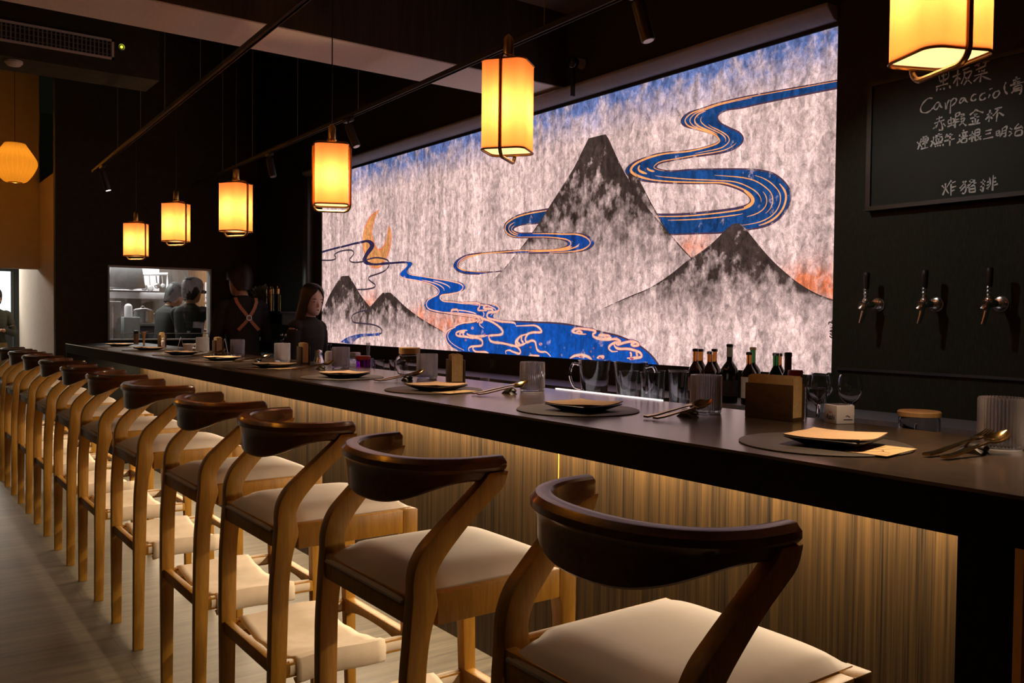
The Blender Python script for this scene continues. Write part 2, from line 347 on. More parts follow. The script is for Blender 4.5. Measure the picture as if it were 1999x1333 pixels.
ART['M1']=([(3.768,2.399),(3.794,2.363),(3.837,2.311),(3.908,2.227),(3.999,2.143),(4.103,2.051),(4.215,1.951),(4.341,1.847),(4.473,1.753),(4.622,1.655),(4.784,1.566),(4.965,1.473)],[(3.64,2.384),(3.614,2.352),(3.576,2.29),(3.509,2.186),(3.431,2.083),(3.341,1.978),(3.238,1.881),(3.135,1.789),(3.029,1.695),(2.927,1.619),(2.829,1.546),(2.734,1.471)])
ART['MB']=([(3.448,2.148),(3.448,2.112),(3.419,2.049),(3.36,1.98),(3.283,1.906),(3.189,1.824),(3.099,1.745),(3.012,1.673)],[(3.401,2.147),(3.374,2.103),(3.33,2.039),(3.284,1.973),(3.231,1.901),(3.171,1.823),(3.092,1.745),(3.005,1.668)])
ART['M2']=([(2.736,1.817),(2.778,1.791),(2.849,1.739),(2.929,1.694),(3.011,1.658),(3.103,1.605),(3.202,1.556),(3.305,1.516),(3.408,1.488),(3.547,1.448),(3.714,1.392),(3.845,1.309)],[(2.699,1.816),(2.666,1.787),(2.615,1.734),(2.562,1.679),(2.504,1.625),(2.443,1.577),(2.378,1.531),(2.309,1.492),(2.242,1.464),(2.163,1.437),(2.162,1.388),(2.16,1.312)])
ART['M3']=([(6.968,1.717),(7.059,1.666),(7.163,1.597),(7.247,1.531),(7.333,1.449),(7.42,1.357),(7.419,1.255),(7.418,1.126)],[(6.848,1.708),(6.779,1.658),(6.691,1.588),(6.606,1.526),(6.512,1.471),(6.412,1.412),(6.295,1.313),(6.122,1.162)])
ART['M4']=([(6.229,1.554),(6.315,1.51),(6.403,1.461),(6.511,1.416),(6.603,1.365),(6.659,1.292),(6.696,1.202),(6.714,1.128)],[(6.111,1.552),(6.011,1.506),(5.897,1.45),(5.771,1.399),(5.634,1.35),(5.465,1.299),(5.303,1.251),(5.153,1.161)])
ART['gold']=[[(5.074,1.469),(4.997,1.461),(4.894,1.46),(4.86,1.45),(4.866,1.431),(4.879,1.42),(4.866,1.411),(4.773,1.409)],[(4.741,1.442),(4.793,1.442),(4.813,1.431),(4.793,1.422),(4.728,1.421),(4.708,1.41),(4.714,1.399)],[(4.722,1.46),(4.677,1.449),(4.638,1.427),(4.644,1.408),(4.689,1.399),(4.753,1.397),(4.772,1.379),(4.759,1.36),(4.694,1.35),(4.599,1.339),(4.477,1.333),(4.452,1.319)],[(5.218,1.397),(5.203,1.413),(5.138,1.415),(5.123,1.399)],[(5.361,1.399),(5.218,1.395),(5.08,1.389),(4.926,1.378),(4.858,1.369),(4.818,1.356),(4.726,1.338),(4.662,1.317),(4.611,1.292),(4.592,1.27),(4.623,1.253),(4.738,1.245),(4.75,1.238),(4.731,1.212),(4.685,1.202),(4.597,1.199),(4.504,1.189),(4.438,1.181),(4.402,1.157),(4.413,1.139),(4.473,1.147),(4.522,1.156),(4.559,1.148),(4.552,1.13)],[(4.912,1.369),(4.872,1.36),(4.865,1.345),(4.891,1.329)],[(4.858,1.367),(4.825,1.349),(4.831,1.334),(4.864,1.328)],[(5.157,1.295),(5.245,1.274),(5.282,1.249),(5.286,1.217),(5.259,1.178),(5.207,1.156)],[(5.007,1.274),(5.064,1.273),(5.135,1.26),(5.149,1.244),(5.113,1.233),(5.028,1.231),(4.951,1.225),(4.89,1.227),(4.843,1.217),(4.822,1.198),(4.835,1.176),(4.896,1.17),(4.964,1.164),(4.991,1.148),(4.977,1.133)],[(5.092,1.234),(5.099,1.253),(5.049,1.266)],[(5.049,1.235),(5.06,1.254),(5.035,1.27)],[(5.014,1.255),(4.993,1.244),(4.924,1.237),(4.836,1.239),(4.764,1.245)],[(4.923,1.169),(4.936,1.149),(4.895,1.132),(4.801,1.135),(4.749,1.128)],[(4.452,1.312),(4.358,1.315),(4.255,1.317),(4.204,1.298),(4.193,1.278),(4.271,1.275),(4.322,1.265),(4.345,1.247),(4.35,1.226),(4.333,1.212),(4.287,1.224),(4.253,1.218),(4.241,1.194),(4.23,1.17),(4.196,1.158),(4.141,1.158),(4.097,1.134)],[(4.322,1.265),(4.398,1.249),(4.445,1.22),(4.45,1.202),(4.426,1.188),(4.379,1.197),(4.333,1.212)],[(4.386,1.246),(4.391,1.225),(4.368,1.208)],[(4.421,1.238),(4.433,1.213),(4.403,1.196)],[(4.314,1.129),(4.207,1.133)],[(3.776,1.275),(3.824,1.274),(3.89,1.283),(3.896,1.294),(3.852,1.305),(3.782,1.303),(3.714,1.297),(3.698,1.287),(3.719,1.276),(3.713,1.262),(3.677,1.253),(3.601,1.248),(3.536,1.253),(3.507,1.247),(3.497,1.237),(3.541,1.232),(3.58,1.214),(3.585,1.197),(3.559,1.184),(3.515,1.186)],[(3.868,1.283),(3.836,1.291),(3.814,1.281),(3.835,1.275)],[(3.672,1.26),(3.662,1.27),(3.616,1.271),(3.576,1.269)],[(3.626,1.261),(3.601,1.254),(3.566,1.262)],[(3.55,1.229),(3.535,1.209),(3.506,1.2),(3.439,1.202),(3.391,1.197),(3.345,1.186),(3.331,1.17),(3.344,1.16),(3.405,1.154),(3.442,1.152)],[(3.536,1.229),(3.511,1.223),(3.463,1.235),(3.406,1.243),(3.369,1.237),(3.355,1.225),(3.392,1.22),(3.411,1.229),(3.383,1.234)],[(3.419,1.186),(3.41,1.173),(3.414,1.16)],[(3.373,1.188),(3.365,1.172),(3.368,1.165)],[(3.92,1.13),(3.871,1.148),(3.806,1.153),(3.758,1.146),(3.726,1.131)],[(3.685,1.142),(3.659,1.15),(3.629,1.153),(3.639,1.14)]]
ART['blobs']=[(4.945,1.292,0.019,0.013),(4.797,1.25,0.012,0.01),(5.027,1.208,0.013,0.009),(4.197,1.206,0.02,0.012),(4.298,1.182,0.013,0.006),(4.767,1.433,0.013,0.007),(3.714,1.196,0.005,0.005),(3.735,1.176,0.007,0.007),(3.714,1.149,0.005,0.005),(3.817,1.142,0.033,0.007),(3.405,1.149,0.025,0.008),(3.659,1.143,0.014,0.007)]
ART['sign']=[[(2.18,1.289),(2.193,1.29),(2.203,1.294),(2.21,1.3)],[(2.18,1.298),(2.193,1.3),(2.203,1.306),(2.207,1.311)],[(2.2,1.309),(2.192,1.315),(2.193,1.307)],[(2.207,1.332),(2.197,1.334),(2.194,1.326),(2.2,1.323),(2.207,1.319),(2.193,1.318),(2.184,1.319)],[(2.214,1.347),(2.213,1.356),(2.201,1.357),(2.197,1.35)],[(2.201,1.362),(2.191,1.364)]]
ART['glow']=[(2.988,1.677,0.16,0.16),(2.225,1.486,0.22,0.15),(2.341,1.544,0.16,0.08),(6.458,1.47,0.16,0.12),(5.345,1.286,0.28,0.16),(4.995,1.344,0.22,0.1),(5.649,1.377,0.2,0.08)]
ART['chalk']=[[(1.7413,2.3007),(1.7374,2.2704)],[(1.7413,2.3007),(1.7051,2.3022),(1.7039,2.2988),(1.7065,2.2744),(1.7374,2.2704)],[(1.7303,2.2899),(1.7259,2.2837)],[(1.7123,2.2923),(1.7157,2.2868)],[(1.7229,2.2946),(1.723,2.2507)],[(1.7351,2.2668),(1.7138,2.2676)],[(1.7509,2.2501),(1.7294,2.2531),(1.705,2.2543)],[(1.7464,2.245),(1.7483,2.2338)],[(1.7335,2.2413),(1.7329,2.2359)],[(1.7206,2.2418),(1.719,2.2342)],[(1.6995,2.2458),(1.6957,2.2342)],[(1.6886,2.2747),(1.6596,2.2809)],[(1.6693,2.2974),(1.6697,2.2686),(1.6704,2.2378)],[(1.6708,2.2709),(1.6849,2.2501)],[(1.6666,2.2679),(1.6585,2.259)],[(1.6516,2.2914),(1.6262,2.2971)],[(1.6453,2.286),(1.6449,2.2695),(1.6556,2.243)],[(1.6431,2.2783),(1.6187,2.2822),(1.6254,2.2653),(1.6462,2.2359)],[(1.6428,2.2649),(1.6312,2.2522),(1.6176,2.2361)],[(1.609,2.2973),(1.5891,2.303)],[(1.5965,2.3026),(1.5934,2.2918)],[(1.5801,2.3019),(1.5546,2.3062)],[(1.5673,2.3031),(1.571,2.2928)],[(1.6036,2.2819),(1.5679,2.2901)],[(1.5935,2.2776),(1.5899,2.2714)],[(1.5829,2.2773),(1.5804,2.2713)],[(1.5716,2.2789),(1.5758,2.2697)],[(1.6092,2.2618),(1.5614,2.2646)],[(1.5836,2.2674),(1.5874,2.2349)],[(1.59,2.2566),(1.6107,2.2418)],[(1.581,2.2557),(1.5669,2.2457),(1.5489,2.2358)],[(1.4963,2.2158),(1.5014,2.205),(1.5015,2.1931),(1.4984,2.1826),(1.4905,2.1721)],[(1.4736,2.216),(1.4485,2.2195)],[(1.4725,2.2069),(1.4492,2.2098)],[(1.4827,2.2011),(1.436,2.2042)],[(1.4617,2.2282),(1.4616,2.2007)],[(1.4693,2.1925),(1.4709,2.181),(1.4773,2.1725)],[(1.4693,2.1925),(1.4451,2.1953),(1.445,2.1758),(1.4462,2.1653),(1.4518,2.1664)],[(1.4682,2.1844),(1.4467,2.1869)],[(1.4699,2.1785),(1.4465,2.179)],[(1.7632,2.2101),(1.7792,2.2139),(1.7981,2.2014),(1.809,2.1832),(1.8054,2.167),(1.7875,2.1606),(1.7716,2.1655),(1.7607,2.1742)],[(1.7359,2.1895),(1.7453,2.1913),(1.7561,2.1795),(1.7559,2.1693),(1.7463,2.1663),(1.7366,2.1789),(1.7337,2.1876),(1.7315,2.1749),(1.7245,2.1684)],[(1.714,2.1853),(1.7103,2.1603),(1.7055,2.1807),(1.6987,2.1931)],[(1.6935,2.192),(1.6944,2.1407)],[(1.6939,2.1815),(1.685,2.1934),(1.6752,2.193),(1.672,2.1849),(1.6784,2.1755),(1.6905,2.1672)],[(1.6432,2.1898),(1.653,2.1887),(1.6604,2.1796),(1.6566,2.1723),(1.6477,2.1781),(1.6411,2.1888),(1.6378,2.1774),(1.6296,2.1698)],[(1.5998,2.1932),(1.6086,2.1943),(1.6181,2.1849),(1.6161,2.1747),(1.6072,2.1718),(1.5994,2.1768)],[(1.5678,2.1921),(1.5779,2.1912),(1.5872,2.1818),(1.5847,2.171),(1.5745,2.1684),(1.566,2.1747)],[(1.5513,2.1835),(1.5567,2.1714)],[(1.5537,2.2016),(1.5432,2.2038)],[(1.5222,2.19),(1.5335,2.1887),(1.5403,2.177),(1.5358,2.1683),(1.526,2.1698),(1.5178,2.1821),(1.5202,2.189),(1.5251,2.1914)],[(1.747,2.1289),(1.7234,2.1331)],[(1.7353,2.1384),(1.7354,2.1164)],[(1.7542,2.1143),(1.7157,2.1213)],[(1.7401,2.113),(1.7452,2.1012),(1.7592,2.0951)],[(1.7283,2.1151),(1.7232,2.0975),(1.7233,2.0849),(1.7363,2.087)],[(1.7454,2.1075),(1.7527,2.095)],[(1.7196,2.1084),(1.7108,2.0964)],[(1.7017,2.1147),(1.6999,2.1023)],[(1.7017,2.1157),(1.6808,2.1194),(1.6819,2.105),(1.6993,2.1034)],[(1.6915,2.1275),(1.6892,2.0959)],[(1.7033,2.0931),(1.6782,2.0982)],[(1.6823,2.0978),(1.6776,2.0914)],[(1.6738,2.1347),(1.6749,2.11),(1.6751,2.0842)],[(1.6738,2.1357),(1.6594,2.1393),(1.6612,2.1283),(1.6715,2.1256)],[(1.6716,2.1136),(1.6604,2.1147)],[(1.6721,2.105),(1.6586,2.1062)],[(1.6546,2.1292),(1.6427,2.1305),(1.6476,2.1207)],[(1.6548,2.121),(1.6394,2.1244)],[(1.655,2.1123),(1.6402,2.1153),(1.6461,2.1019),(1.6593,2.0908)],[(1.6528,2.1062),(1.6428,2.0942),(1.6334,2.0854)],[(1.5992,2.1385),(1.609,2.1302),(1.622,2.1223)],[(1.6001,2.1373),(1.5869,2.1292),(1.5728,2.1222)],[(1.6068,2.1202),(1.5937,2.1209)],[(1.6197,2.109),(1.5865,2.1109)],[(1.6013,2.1206),(1.6009,2.087)],[(1.6124,2.1012),(1.6087,2.0924)],[(1.5898,2.1013),(1.595,2.09)],[(1.6253,2.0871),(1.5829,2.0869)],[(1.5607,2.1119),(1.5421,2.114)],[(1.5493,2.1283),(1.5507,2.1065),(1.5532,2.0858)],[(1.5508,2.1085),(1.5652,2.095)],[(1.5473,2.1029),(1.5407,2.0943)],[(1.5337,2.1274),(1.5076,2.1296)],[(1.5191,2.1277),(1.5285,2.1145),(1.5399,2.1046)],[(1.5227,2.1134),(1.5252,2.0979),(1.5267,2.0819)],[(1.5188,2.1131),(1.5011,2.0986)],[(1.8201,2.0548),(1.8143,2.0464)],[(1.8036,2.065),(1.8077,2.0518),(1.8172,2.0253)],[(1.8098,2.0457),(1.8001,2.0309)],[(1.7967,2.0565),(1.8032,2.0511)],[(1.7992,2.0693),(1.7816,2.0712)],[(1.7969,2.064),(1.795,2.0509)],[(1.7969,2.0646),(1.7782,2.0653),(1.78,2.0518),(1.795,2.0505)],[(1.7899,2.0671),(1.7895,2.0522)],[(1.7846,2.0674),(1.7847,2.0535)],[(1.7997,2.0437),(1.7788,2.0462)],[(1.7888,2.0488),(1.7887,2.0275)],[(1.8049,2.0256),(1.7762,2.0278)],[(1.7647,2.0504),(1.7595,2.0433)],[(1.7556,2.0649),(1.757,2.0482),(1.7663,2.028)],[(1.7558,2.0437),(1.7497,2.0322)],[(1.7487,2.0659),(1.723,2.0691)],[(1.7355,2.0743),(1.7354,2.0322)],[(1.749,2.0596),(1.7211,2.061)],[(1.7458,2.0545),(1.7445,2.042)],[(1.7459,2.0553),(1.7238,2.0577),(1.7249,2.0432),(1.7445,2.042)],[(1.7491,2.0359),(1.7218,2.0379)],[(1.7468,2.0297),(1.7488,2.0241)],[(1.7392,2.0306),(1.7385,2.025)],[(1.7306,2.0304),(1.729,2.0245)],[(1.7199,2.0319),(1.7172,2.0239)],[(1.7033,2.067),(1.7119,2.0533)],[(1.7088,2.0574),(1.6815,2.0613)],[(1.7148,2.0416),(1.6748,2.0447)],[(1.6921,2.0676),(1.6931,2.0205)],[(1.6613,2.0453),(1.6509,2.0461)],[(1.657,2.0574),(1.6565,2.0346)],[(1.6671,2.0259),(1.6523,2.035)],[(1.6437,2.0721),(1.6415,2.0662)],[(1.6492,2.0602),(1.6267,2.0627)],[(1.646,2.0566),(1.6432,2.049)],[(1.6331,2.0582),(1.6376,2.0491)],[(1.653,2.0454),(1.6264,2.0479)],[(1.6483,2.0395),(1.6495,2.0269),(1.633,2.0258),(1.6313,2.0395),(1.6483,2.0391)],[(1.6223,2.0473),(1.6037,2.0512)],[(1.6109,2.0622),(1.6115,2.0225)],[(1.612,2.044),(1.6229,2.033)],[(1.6096,2.0432),(1.6034,2.0361)],[(1.6014,2.0626),(1.5991,2.0273),(1.5885,2.0297)],[(1.6014,2.0626),(1.585,2.0644),(1.5859,2.0459),(1.5995,2.044)],[(1.6001,2.0533),(1.5861,2.055)],[(1.5939,2.0427),(1.5791,2.0261)],[(1.5778,2.0389),(1.5866,2.0338)],[(1.5643,2.0545),(1.5417,2.0562)],[(1.5636,2.0423),(1.5444,2.0448)],[(1.5715,2.0264),(1.5362,2.0288)],[(1.5268,2.0459),(1.5246,2.032)],[(1.5268,2.0459),(1.516,2.0469),(1.5149,2.0328),(1.5246,2.0316)],[(1.5257,2.0387),(1.5151,2.04)],[(1.5054,2.0523),(1.5064,2.037),(1.5138,2.0252)],[(1.5058,2.0528),(1.4907,2.0592),(1.4922,2.0426),(1.4946,2.0248),(1.5013,2.0252)],[(1.5059,2.0435),(1.4922,2.0462)],[(1.5067,2.0347),(1.493,2.0372)],[(1.48,2.0514),(1.4723,2.0448)],[(1.4826,2.0394),(1.4749,2.0362)],[(1.4826,2.0228),(1.472,2.033)],[(1.4502,2.0615),(1.4639,2.0458),(1.4378,2.0493)],[(1.4444,2.0533),(1.4355,2.0426)],[(1.4599,2.0353),(1.461,2.0213),(1.4386,2.0211)],[(1.4599,2.0359),(1.4403,2.038),(1.4386,2.0211)],[(1.7191,1.8766),(1.7107,1.8657)],[(1.706,1.8827),(1.7067,1.8638),(1.7153,1.8395)],[(1.7062,1.8637),(1.6928,1.8436)],[(1.6837,1.8919),(1.7014,1.8666)],[(1.6892,1.8789),(1.6678,1.8858)],[(1.6849,1.8837),(1.6843,1.8347)],[(1.6841,1.8646),(1.6655,1.8676)],[(1.6837,1.8513),(1.6701,1.8549)],[(1.6283,1.8833),(1.6407,1.8695),(1.652,1.8572)],[(1.641,1.8826),(1.6297,1.8644),(1.6299,1.8476),(1.6352,1.8366),(1.6428,1.8401)],[(1.6303,1.8654),(1.6495,1.8476)],[(1.6182,1.879),(1.5962,1.8823)],[(1.6095,1.8863),(1.6094,1.8677)],[(1.6238,1.8653),(1.5912,1.872)],[(1.5974,1.8802),(1.6108,1.866),(1.6245,1.8573)],[(1.6163,1.8607),(1.6167,1.8397)],[(1.6163,1.8607),(1.5979,1.8617),(1.5952,1.8401)],[(1.616,1.8508),(1.5973,1.8514)],[(1.6167,1.8393),(1.5941,1.84)],[(1.5771,1.8704),(1.5597,1.8738)],[(1.5674,1.8812),(1.5679,1.8386),(1.5775,1.8464)],[(1.5776,1.8544),(1.5612,1.8602)],[(1.5451,1.8849),(1.5433,1.8618),(1.5512,1.8426)],[(1.5545,1.8683),(1.5448,1.8711)],[(1.5557,1.8569),(1.5445,1.8601)],[(1.5567,1.846),(1.5487,1.8487)],[(1.5325,1.8919),(1.5342,1.8367)],[(1.5313,1.8796),(1.5225,1.8816)],[(1.5322,1.8656),(1.5222,1.8685)],[(1.5328,1.8542),(1.5153,1.8589)]]
# ---------------------------------------------------------------- the setting
T = 1.10                      # counter top height
XF, XB_ = 1.40, 2.05          # counter front and back edge
struct(MB().box(-3.2, 4.2, -1.6, 17, -.06, 0).obj('floor', 'floor', smooth=False))
struct(MB().box(-3.2, 3.29, -1.6, 3.97, 3.13, 3.25).obj('ceiling', 'greyc', smooth=False))
struct(MB().box(-3.2, 4.2, 4.37, 12.1, 4.7, 4.8).obj('ceiling_high', 'ceil', smooth=False))
struct(MB().box(-3.3, -3.2, -1.6, 17, 0, 4.8).obj('wall_left', 'wall', smooth=False))
m = MB()
for b_ in ((3.29, 3.45, -1.6, 2.192, 0, 4.8), (3.29, 3.45, 7.392, 9.1, 0, 4.8), (3.29, 3.45, 2.192, 7.392, 0, 1.128), (3.29, 3.45, 2.192, 7.392, 2.602, 4.8), (3.33, 3.45, 2.192, 7.392, 1.128, 2.602)):
    struct(MB().box(*b_).obj('wall_right', 'wallr', smooth=False))
m = MB()
m.box(1.394, 1.838, 9, 9.1, 0, 4.7).box(2.811, 3.29, 9, 9.1, 0, 4.7).box(1.838, 2.811, 9, 9.1, 0, 1.107).box(1.838, 2.811, 9, 9.1, 1.826, 4.7)
struct(m.obj('wall_back', 'wall', smooth=False))
m = MB(); m.box(-3.2, 3.29, 3.97, 4.37, 2.706, 4.7, 1); m.box(-3.2, 3.29, 3.972, 4.368, 2.70, 2.706, 0)
struct(m.obj('trim_1', ['soffit', 'beamf'], smooth=False))
struct(MB().box(-3.2, 1.54, 6.0, 6.35, 2.88, 4.7).obj('trim_2', 'wall', smooth=False))
# corridor beside the kitchen: side wall with a rounded end, bulkhead over the opening
poly = [(1.70, 9.1), (1.70, 13.9)] + [(2.05-.35*cos(radians(a)), 13.9+.35*sin(radians(a))) for a in range(10, 91, 10)] + [(2.05, 9.1)]
poly = [(x, y) for x, y in poly]
struct(MB().prism([(1.70, 9.1), (1.70, 12.1), (1.78, 12.1), (1.78, 9.1)], 'z', 0, 2.95).obj('wall_corridor', 'white', smooth=False))
struct(MB().prism([(1.70, 12.1), (1.70, 13.9)] + [(2.05-.35*cos(radians(a)), 13.9+.35*sin(radians(a))) for a in range(10, 91, 10)] + [(2.05, 12.1)], 'z', 0, 2.95).obj('wall_corridor_end', 'white'))
struct(MB().box(-3.2, 1.70, 12.1, 12.25, 1.90, 4.7).obj('wall_bulkhead', 'white', smooth=False))
struct(MB().box(-3.2, 4.2, 16.5, 16.6, 0, 4.7).obj('wall_far', 'white', smooth=False))
struct(MB().box(-3.2, 4.2, 12.25, 16.5, 2.7, 2.8).obj('ceiling_far', 'white', smooth=False))
# kitchen room behind the pass window
struct(MB().box(1.78, 3.9, 12.0, 12.1, 0, 2.6).obj('wall_kitchen_back', 'kwall', smooth=False))
struct(MB().box(3.45, 3.55, 9.1, 12.0, 0, 2.6).obj('wall_kitchen_right', 'kbrown', smooth=False))
struct(MB().box(1.78, 3.9, 9.1, 12.1, 2.6, 2.7).obj('ceiling_kitchen', 'white', smooth=False))
# pass window: slim frame and a pane of glass
m = MB()
for a in ((1.838, 1.852, 1.107, 1.826), (2.797, 2.811, 1.107, 1.826)): m.box(a[0], a[1], 8.985, 9.11, a[2], a[3])
m.box(1.852, 2.797, 8.985, 9.11, 1.812, 1.826); m.box(1.852, 2.797, 8.985, 9.11, 1.107, 1.12); m.box(1.852, 2.797, 9.03, 9.05, 1.172, 1.178)
wf = struct(m.obj('window_1', 'white', smooth=False))
p = MB().box(1.852, 2.797, 9.04, 9.046, 1.12, 1.812).obj('pane', pane('window_glass'), wf, smooth=False)
# mouldings round the lit mural
struct(MB().prism([(3.29, 2.618), (3.262, 2.622), (3.212, 2.668), (3.212, 2.684), (3.29, 2.684)], 'y', 2.192, 7.66).obj('trim_3', 'chamfer', bev=.006))
struct(MB().box(3.22, 3.29, 7.545, 7.66, 1.0005, 2.62).obj('trim_4', 'mould', bev=.006))
struct(MB().box(3.278, 3.29, -1.6, 2.16, 1.158, 1.168).obj('trim_5', 'mould', smooth=False))

# ---------------------------------------------------------------- back-lit paper mural
def mural_material():
    m = bpy.data.materials.new('backlit_painted_paper'); m.use_nodes = True; t = m.node_tree
    b = t.nodes['Principled BSDF']
    b.inputs['Base Color'].default_value = (.04, .035, .035, 1); b.inputs['Roughness'].default_value = .9; b.inputs['Specular IOR Level'].default_value = .1
    L = t.links.new
    def math(op, a, c=None, d=None):
        n = N(t, 'ShaderNodeMath', operation=op)
        for i, q in enumerate((a, c, d)):
            if q is None: continue
            if isinstance(q, (int, float)): n.inputs[i].default_value = q
            else: L(q, n.inputs[i])
        return n.outputs[0]
    def mrange(v, a, c, lo, hi):
        n = N(t, 'ShaderNodeMapRange'); n.inputs[1].default_value = a; n.inputs[2].default_value = c; n.inputs[3].default_value = lo; n.inputs[4].default_value = hi
        L(v, n.inputs[0]); return n.outputs[0]
    # pulp clouds, long pulp drips with the backlight's bright streaks painted in, and dark hair-like fibres
    n1 = N(t, 'ShaderNodeTexNoise', Scale=1.0, Detail=5.0, Roughness=.62, Distortion=.6); L(coords(t, (1, 34, 22)), n1.inputs['Vector'])
    n2 = N(t, 'ShaderNodeTexNoise', Scale=1.0, Detail=4.0, Roughness=.6); L(coords(t, (1, 15, 1.1)), n2.inputs['Vector'])
    n3 = N(t, 'ShaderNodeTexNoise', Scale=1.0, Detail=3.0, Distortion=1.6); L(coords(t, (1, 85, 62)), n3.inputs['Vector'])
    vo = N(t, 'ShaderNodeTexVoronoi', feature='DISTANCE_TO_EDGE', Scale=1.0)
    nd = N(t, 'ShaderNodeTexNoise', Scale=1.0, Detail=3.0); L(coords(t, (1, 22, 22)), nd.inputs['Vector'])
    mixv = N(t, 'ShaderNodeMix', data_type='VECTOR'); mixv.inputs[0].default_value = .72
    L(coords(t, (1, 30, 24)), mixv.inputs[4])
    sc = N(t, 'ShaderNodeVectorMath', operation='SCALE'); sc.inputs[3].default_value = 14; L(nd.outputs['Color'], sc.inputs[0]); L(sc.outputs[0], mixv.inputs[5])
    L(mixv.outputs[1], vo.inputs['Vector'])
    fib = mrange(vo.outputs['Distance'], 0, .055, .66, 1)
    P = math('MULTIPLY', mrange(n1.outputs['Fac'], .28, .72, .40, 1.55), mrange(n2.outputs['Fac'], .3, .7, .62, 1.38))
    P = math('MULTIPLY', P, mrange(n3.outputs['Fac'], .3, .7, .78, 1.2))
    P = math('MULTIPLY', P, fib)
    at = N(t, 'ShaderNodeAttribute', attribute_name='tint'); dn = N(t, 'ShaderNodeAttribute', attribute_name='ink')
    sp = N(t, 'ShaderNodeSeparateColor'); L(dn.outputs['Color'], sp.inputs[0])
    den = sp.outputs[0]
    ni = N(t, 'ShaderNodeTexNoise', Scale=1.0, Detail=5.0, Roughness=.65); L(coords(t, (1, 13, 11)), ni.inputs['Vector'])
    dd = math('MULTIPLY', den, mrange(ni.outputs['Fac'], .32, .66, .25, 1.7))
    cl = N(t, 'ShaderNodeClamp'); L(dd, cl.inputs[0])
    mx = N(t, 'ShaderNodeMix', data_type='RGBA'); L(cl.outputs[0], mx.inputs[0]); mx.inputs[6].default_value = (1, 1, 1, 1); L(at.outputs['Color'], mx.inputs[7])
    base = N(t, 'ShaderNodeMix', data_type='RGBA', blend_type='MULTIPLY'); base.inputs[0].default_value = 1
    base.inputs[6].default_value = (.80, .548, .512, 1); L(mx.outputs[2], base.inputs[7])
    # thick opaque pigment hides most of the pulp texture
    op = sp.outputs[1]
    Pm = N(t, 'ShaderNodeMix', data_type='FLOAT'); L(op, Pm.inputs[0]); L(P, Pm.inputs[2]); Pm.inputs[3].default_value = 1.0
    em = N(t, 'ShaderNodeVectorMath', operation='SCALE'); L(base.outputs[2], em.inputs[0]); L(Pm.outputs[0], em.inputs[3])
    L(em.outputs[0], b.inputs['Emission Color']); b.inputs['Emission Strength'].default_value = 1.0
    return m
MY0, MY1, MZ0, MZ1, MX = 2.192, 7.392, 1.128, 2.602, 3.3
class Mural:
    def __init__(s): s.v = []; s.f = []; s.t = []; s.i = []
    def poly(s, vs, fs, lay, tint, ink, op=.0):
        k = len(s.v)
        for a, (y, z) in enumerate(vs):
            y = min(max(y, MY0), MY1); z = min(max(z, MZ0), MZ1)
            s.v.append((MX-lay*.00035, y, z))
            s.t.append(tint[a] if isinstance(tint, list) else tint); s.i.append((ink[a] if isinstance(ink, list) else ink, op))
        s.f += [[q+k for q in f] for f in fs]
    def fill(s, out, lay, tint, ink=2, op=.3):
        tr = tessellate_polygon([[Vector((p[0], p[1], 0)) for p in out]])
        s.poly(out, tr, lay, tint, ink, op)
    def line(s, pts, w, lay, tint, ink=2, op=.6, n=None, taper=True):
        n = n or max(6, len(pts)*5); P = catmull(pts, n); vs = []; fs = []
        for i, p in enumerate(P):
            a, b = P[max(i-1, 0)], P[min(i+1, n)]
            dx, dy = b[0]-a[0], b[1]-a[1]; l = sqrt(dx*dx+dy*dy) or 1
            e = w/2*(1 if not taper else .35+.65*min(1, 6*min(i, n-i)/n))
            vs += [(p[0]-dy/l*e, p[1]+dx/l*e), (p[0]+dy/l*e, p[1]-dx/l*e)]
            if i: fs.append((2*i-2, 2*i-1, 2*i+1, 2*i))
        s.poly(vs, fs, lay, tint, ink, op)
BLUE, NAVY, GOLD, PINK, DARK, INK = (.006, .15, .84), (.012, .095, .36), (1.35, .74, .26), (1.45, .98, .74), (.10, .07, .13), (.06, .05, .05)
mu = Mural()
# paper with the blue sky wash along the top and orange glows in the valleys
ny, nz = 260, 74; vs = []; ti = []; ik = []
for j in range(nz+1):
    for i in range(ny+1):
        y = MY0+(MY1-MY0)*i/ny; z = MZ0+(MZ1-MZ0)*j/nz
        vs.append((y, z)); d = MZ1-z
        blue = max(0, 1-d/.24)**1.1*.95
        g = 0
        for gy, gz, a, c in ART['glow']:
            q = ((y-gy)/a)**2+((z-gz)/c)**2
            g += .62*exp(-q*1.7)
        g = min(g, .95)
        if blue > g: ti.append((.16, .33, .82)); ik.append(blue)
        else: ti.append((1.2, .46, .22)); ik.append(g)
mu.poly(vs, [(j*(ny+1)+i, j*(ny+1)+i+1, (j+1)*(ny+1)+i+1, (j+1)*(ny+1)+i) for j in range(nz) for i in range(ny)], 0, ti, ik)
def ribbon(k, lay, col, golds=(), ow=.007, outline=GOLD, n=150, op=.0):
    a, b = ART[k]; A = catmull(a, n); B = catmull(b, n)
    mu.fill(A+B[::-1], lay, col, 2, op)
    mu.line(a, ow+.001, lay+.5, DARK, 1.2, n=n, taper=False); mu.line(b, ow+.001, lay+.5, DARK, 1.2, n=n, taper=False)
    for t, s0, s1, w in golds:
        P = [(A[i][0]+(B[i][0]-A[i][0])*t, A[i][1]+(B[i][1]-A[i][1])*t) for i in range(int(s0*n), int(s1*n)+1)]
        mu.line(P, w, lay+1.2, outline, n=len(P)*2)
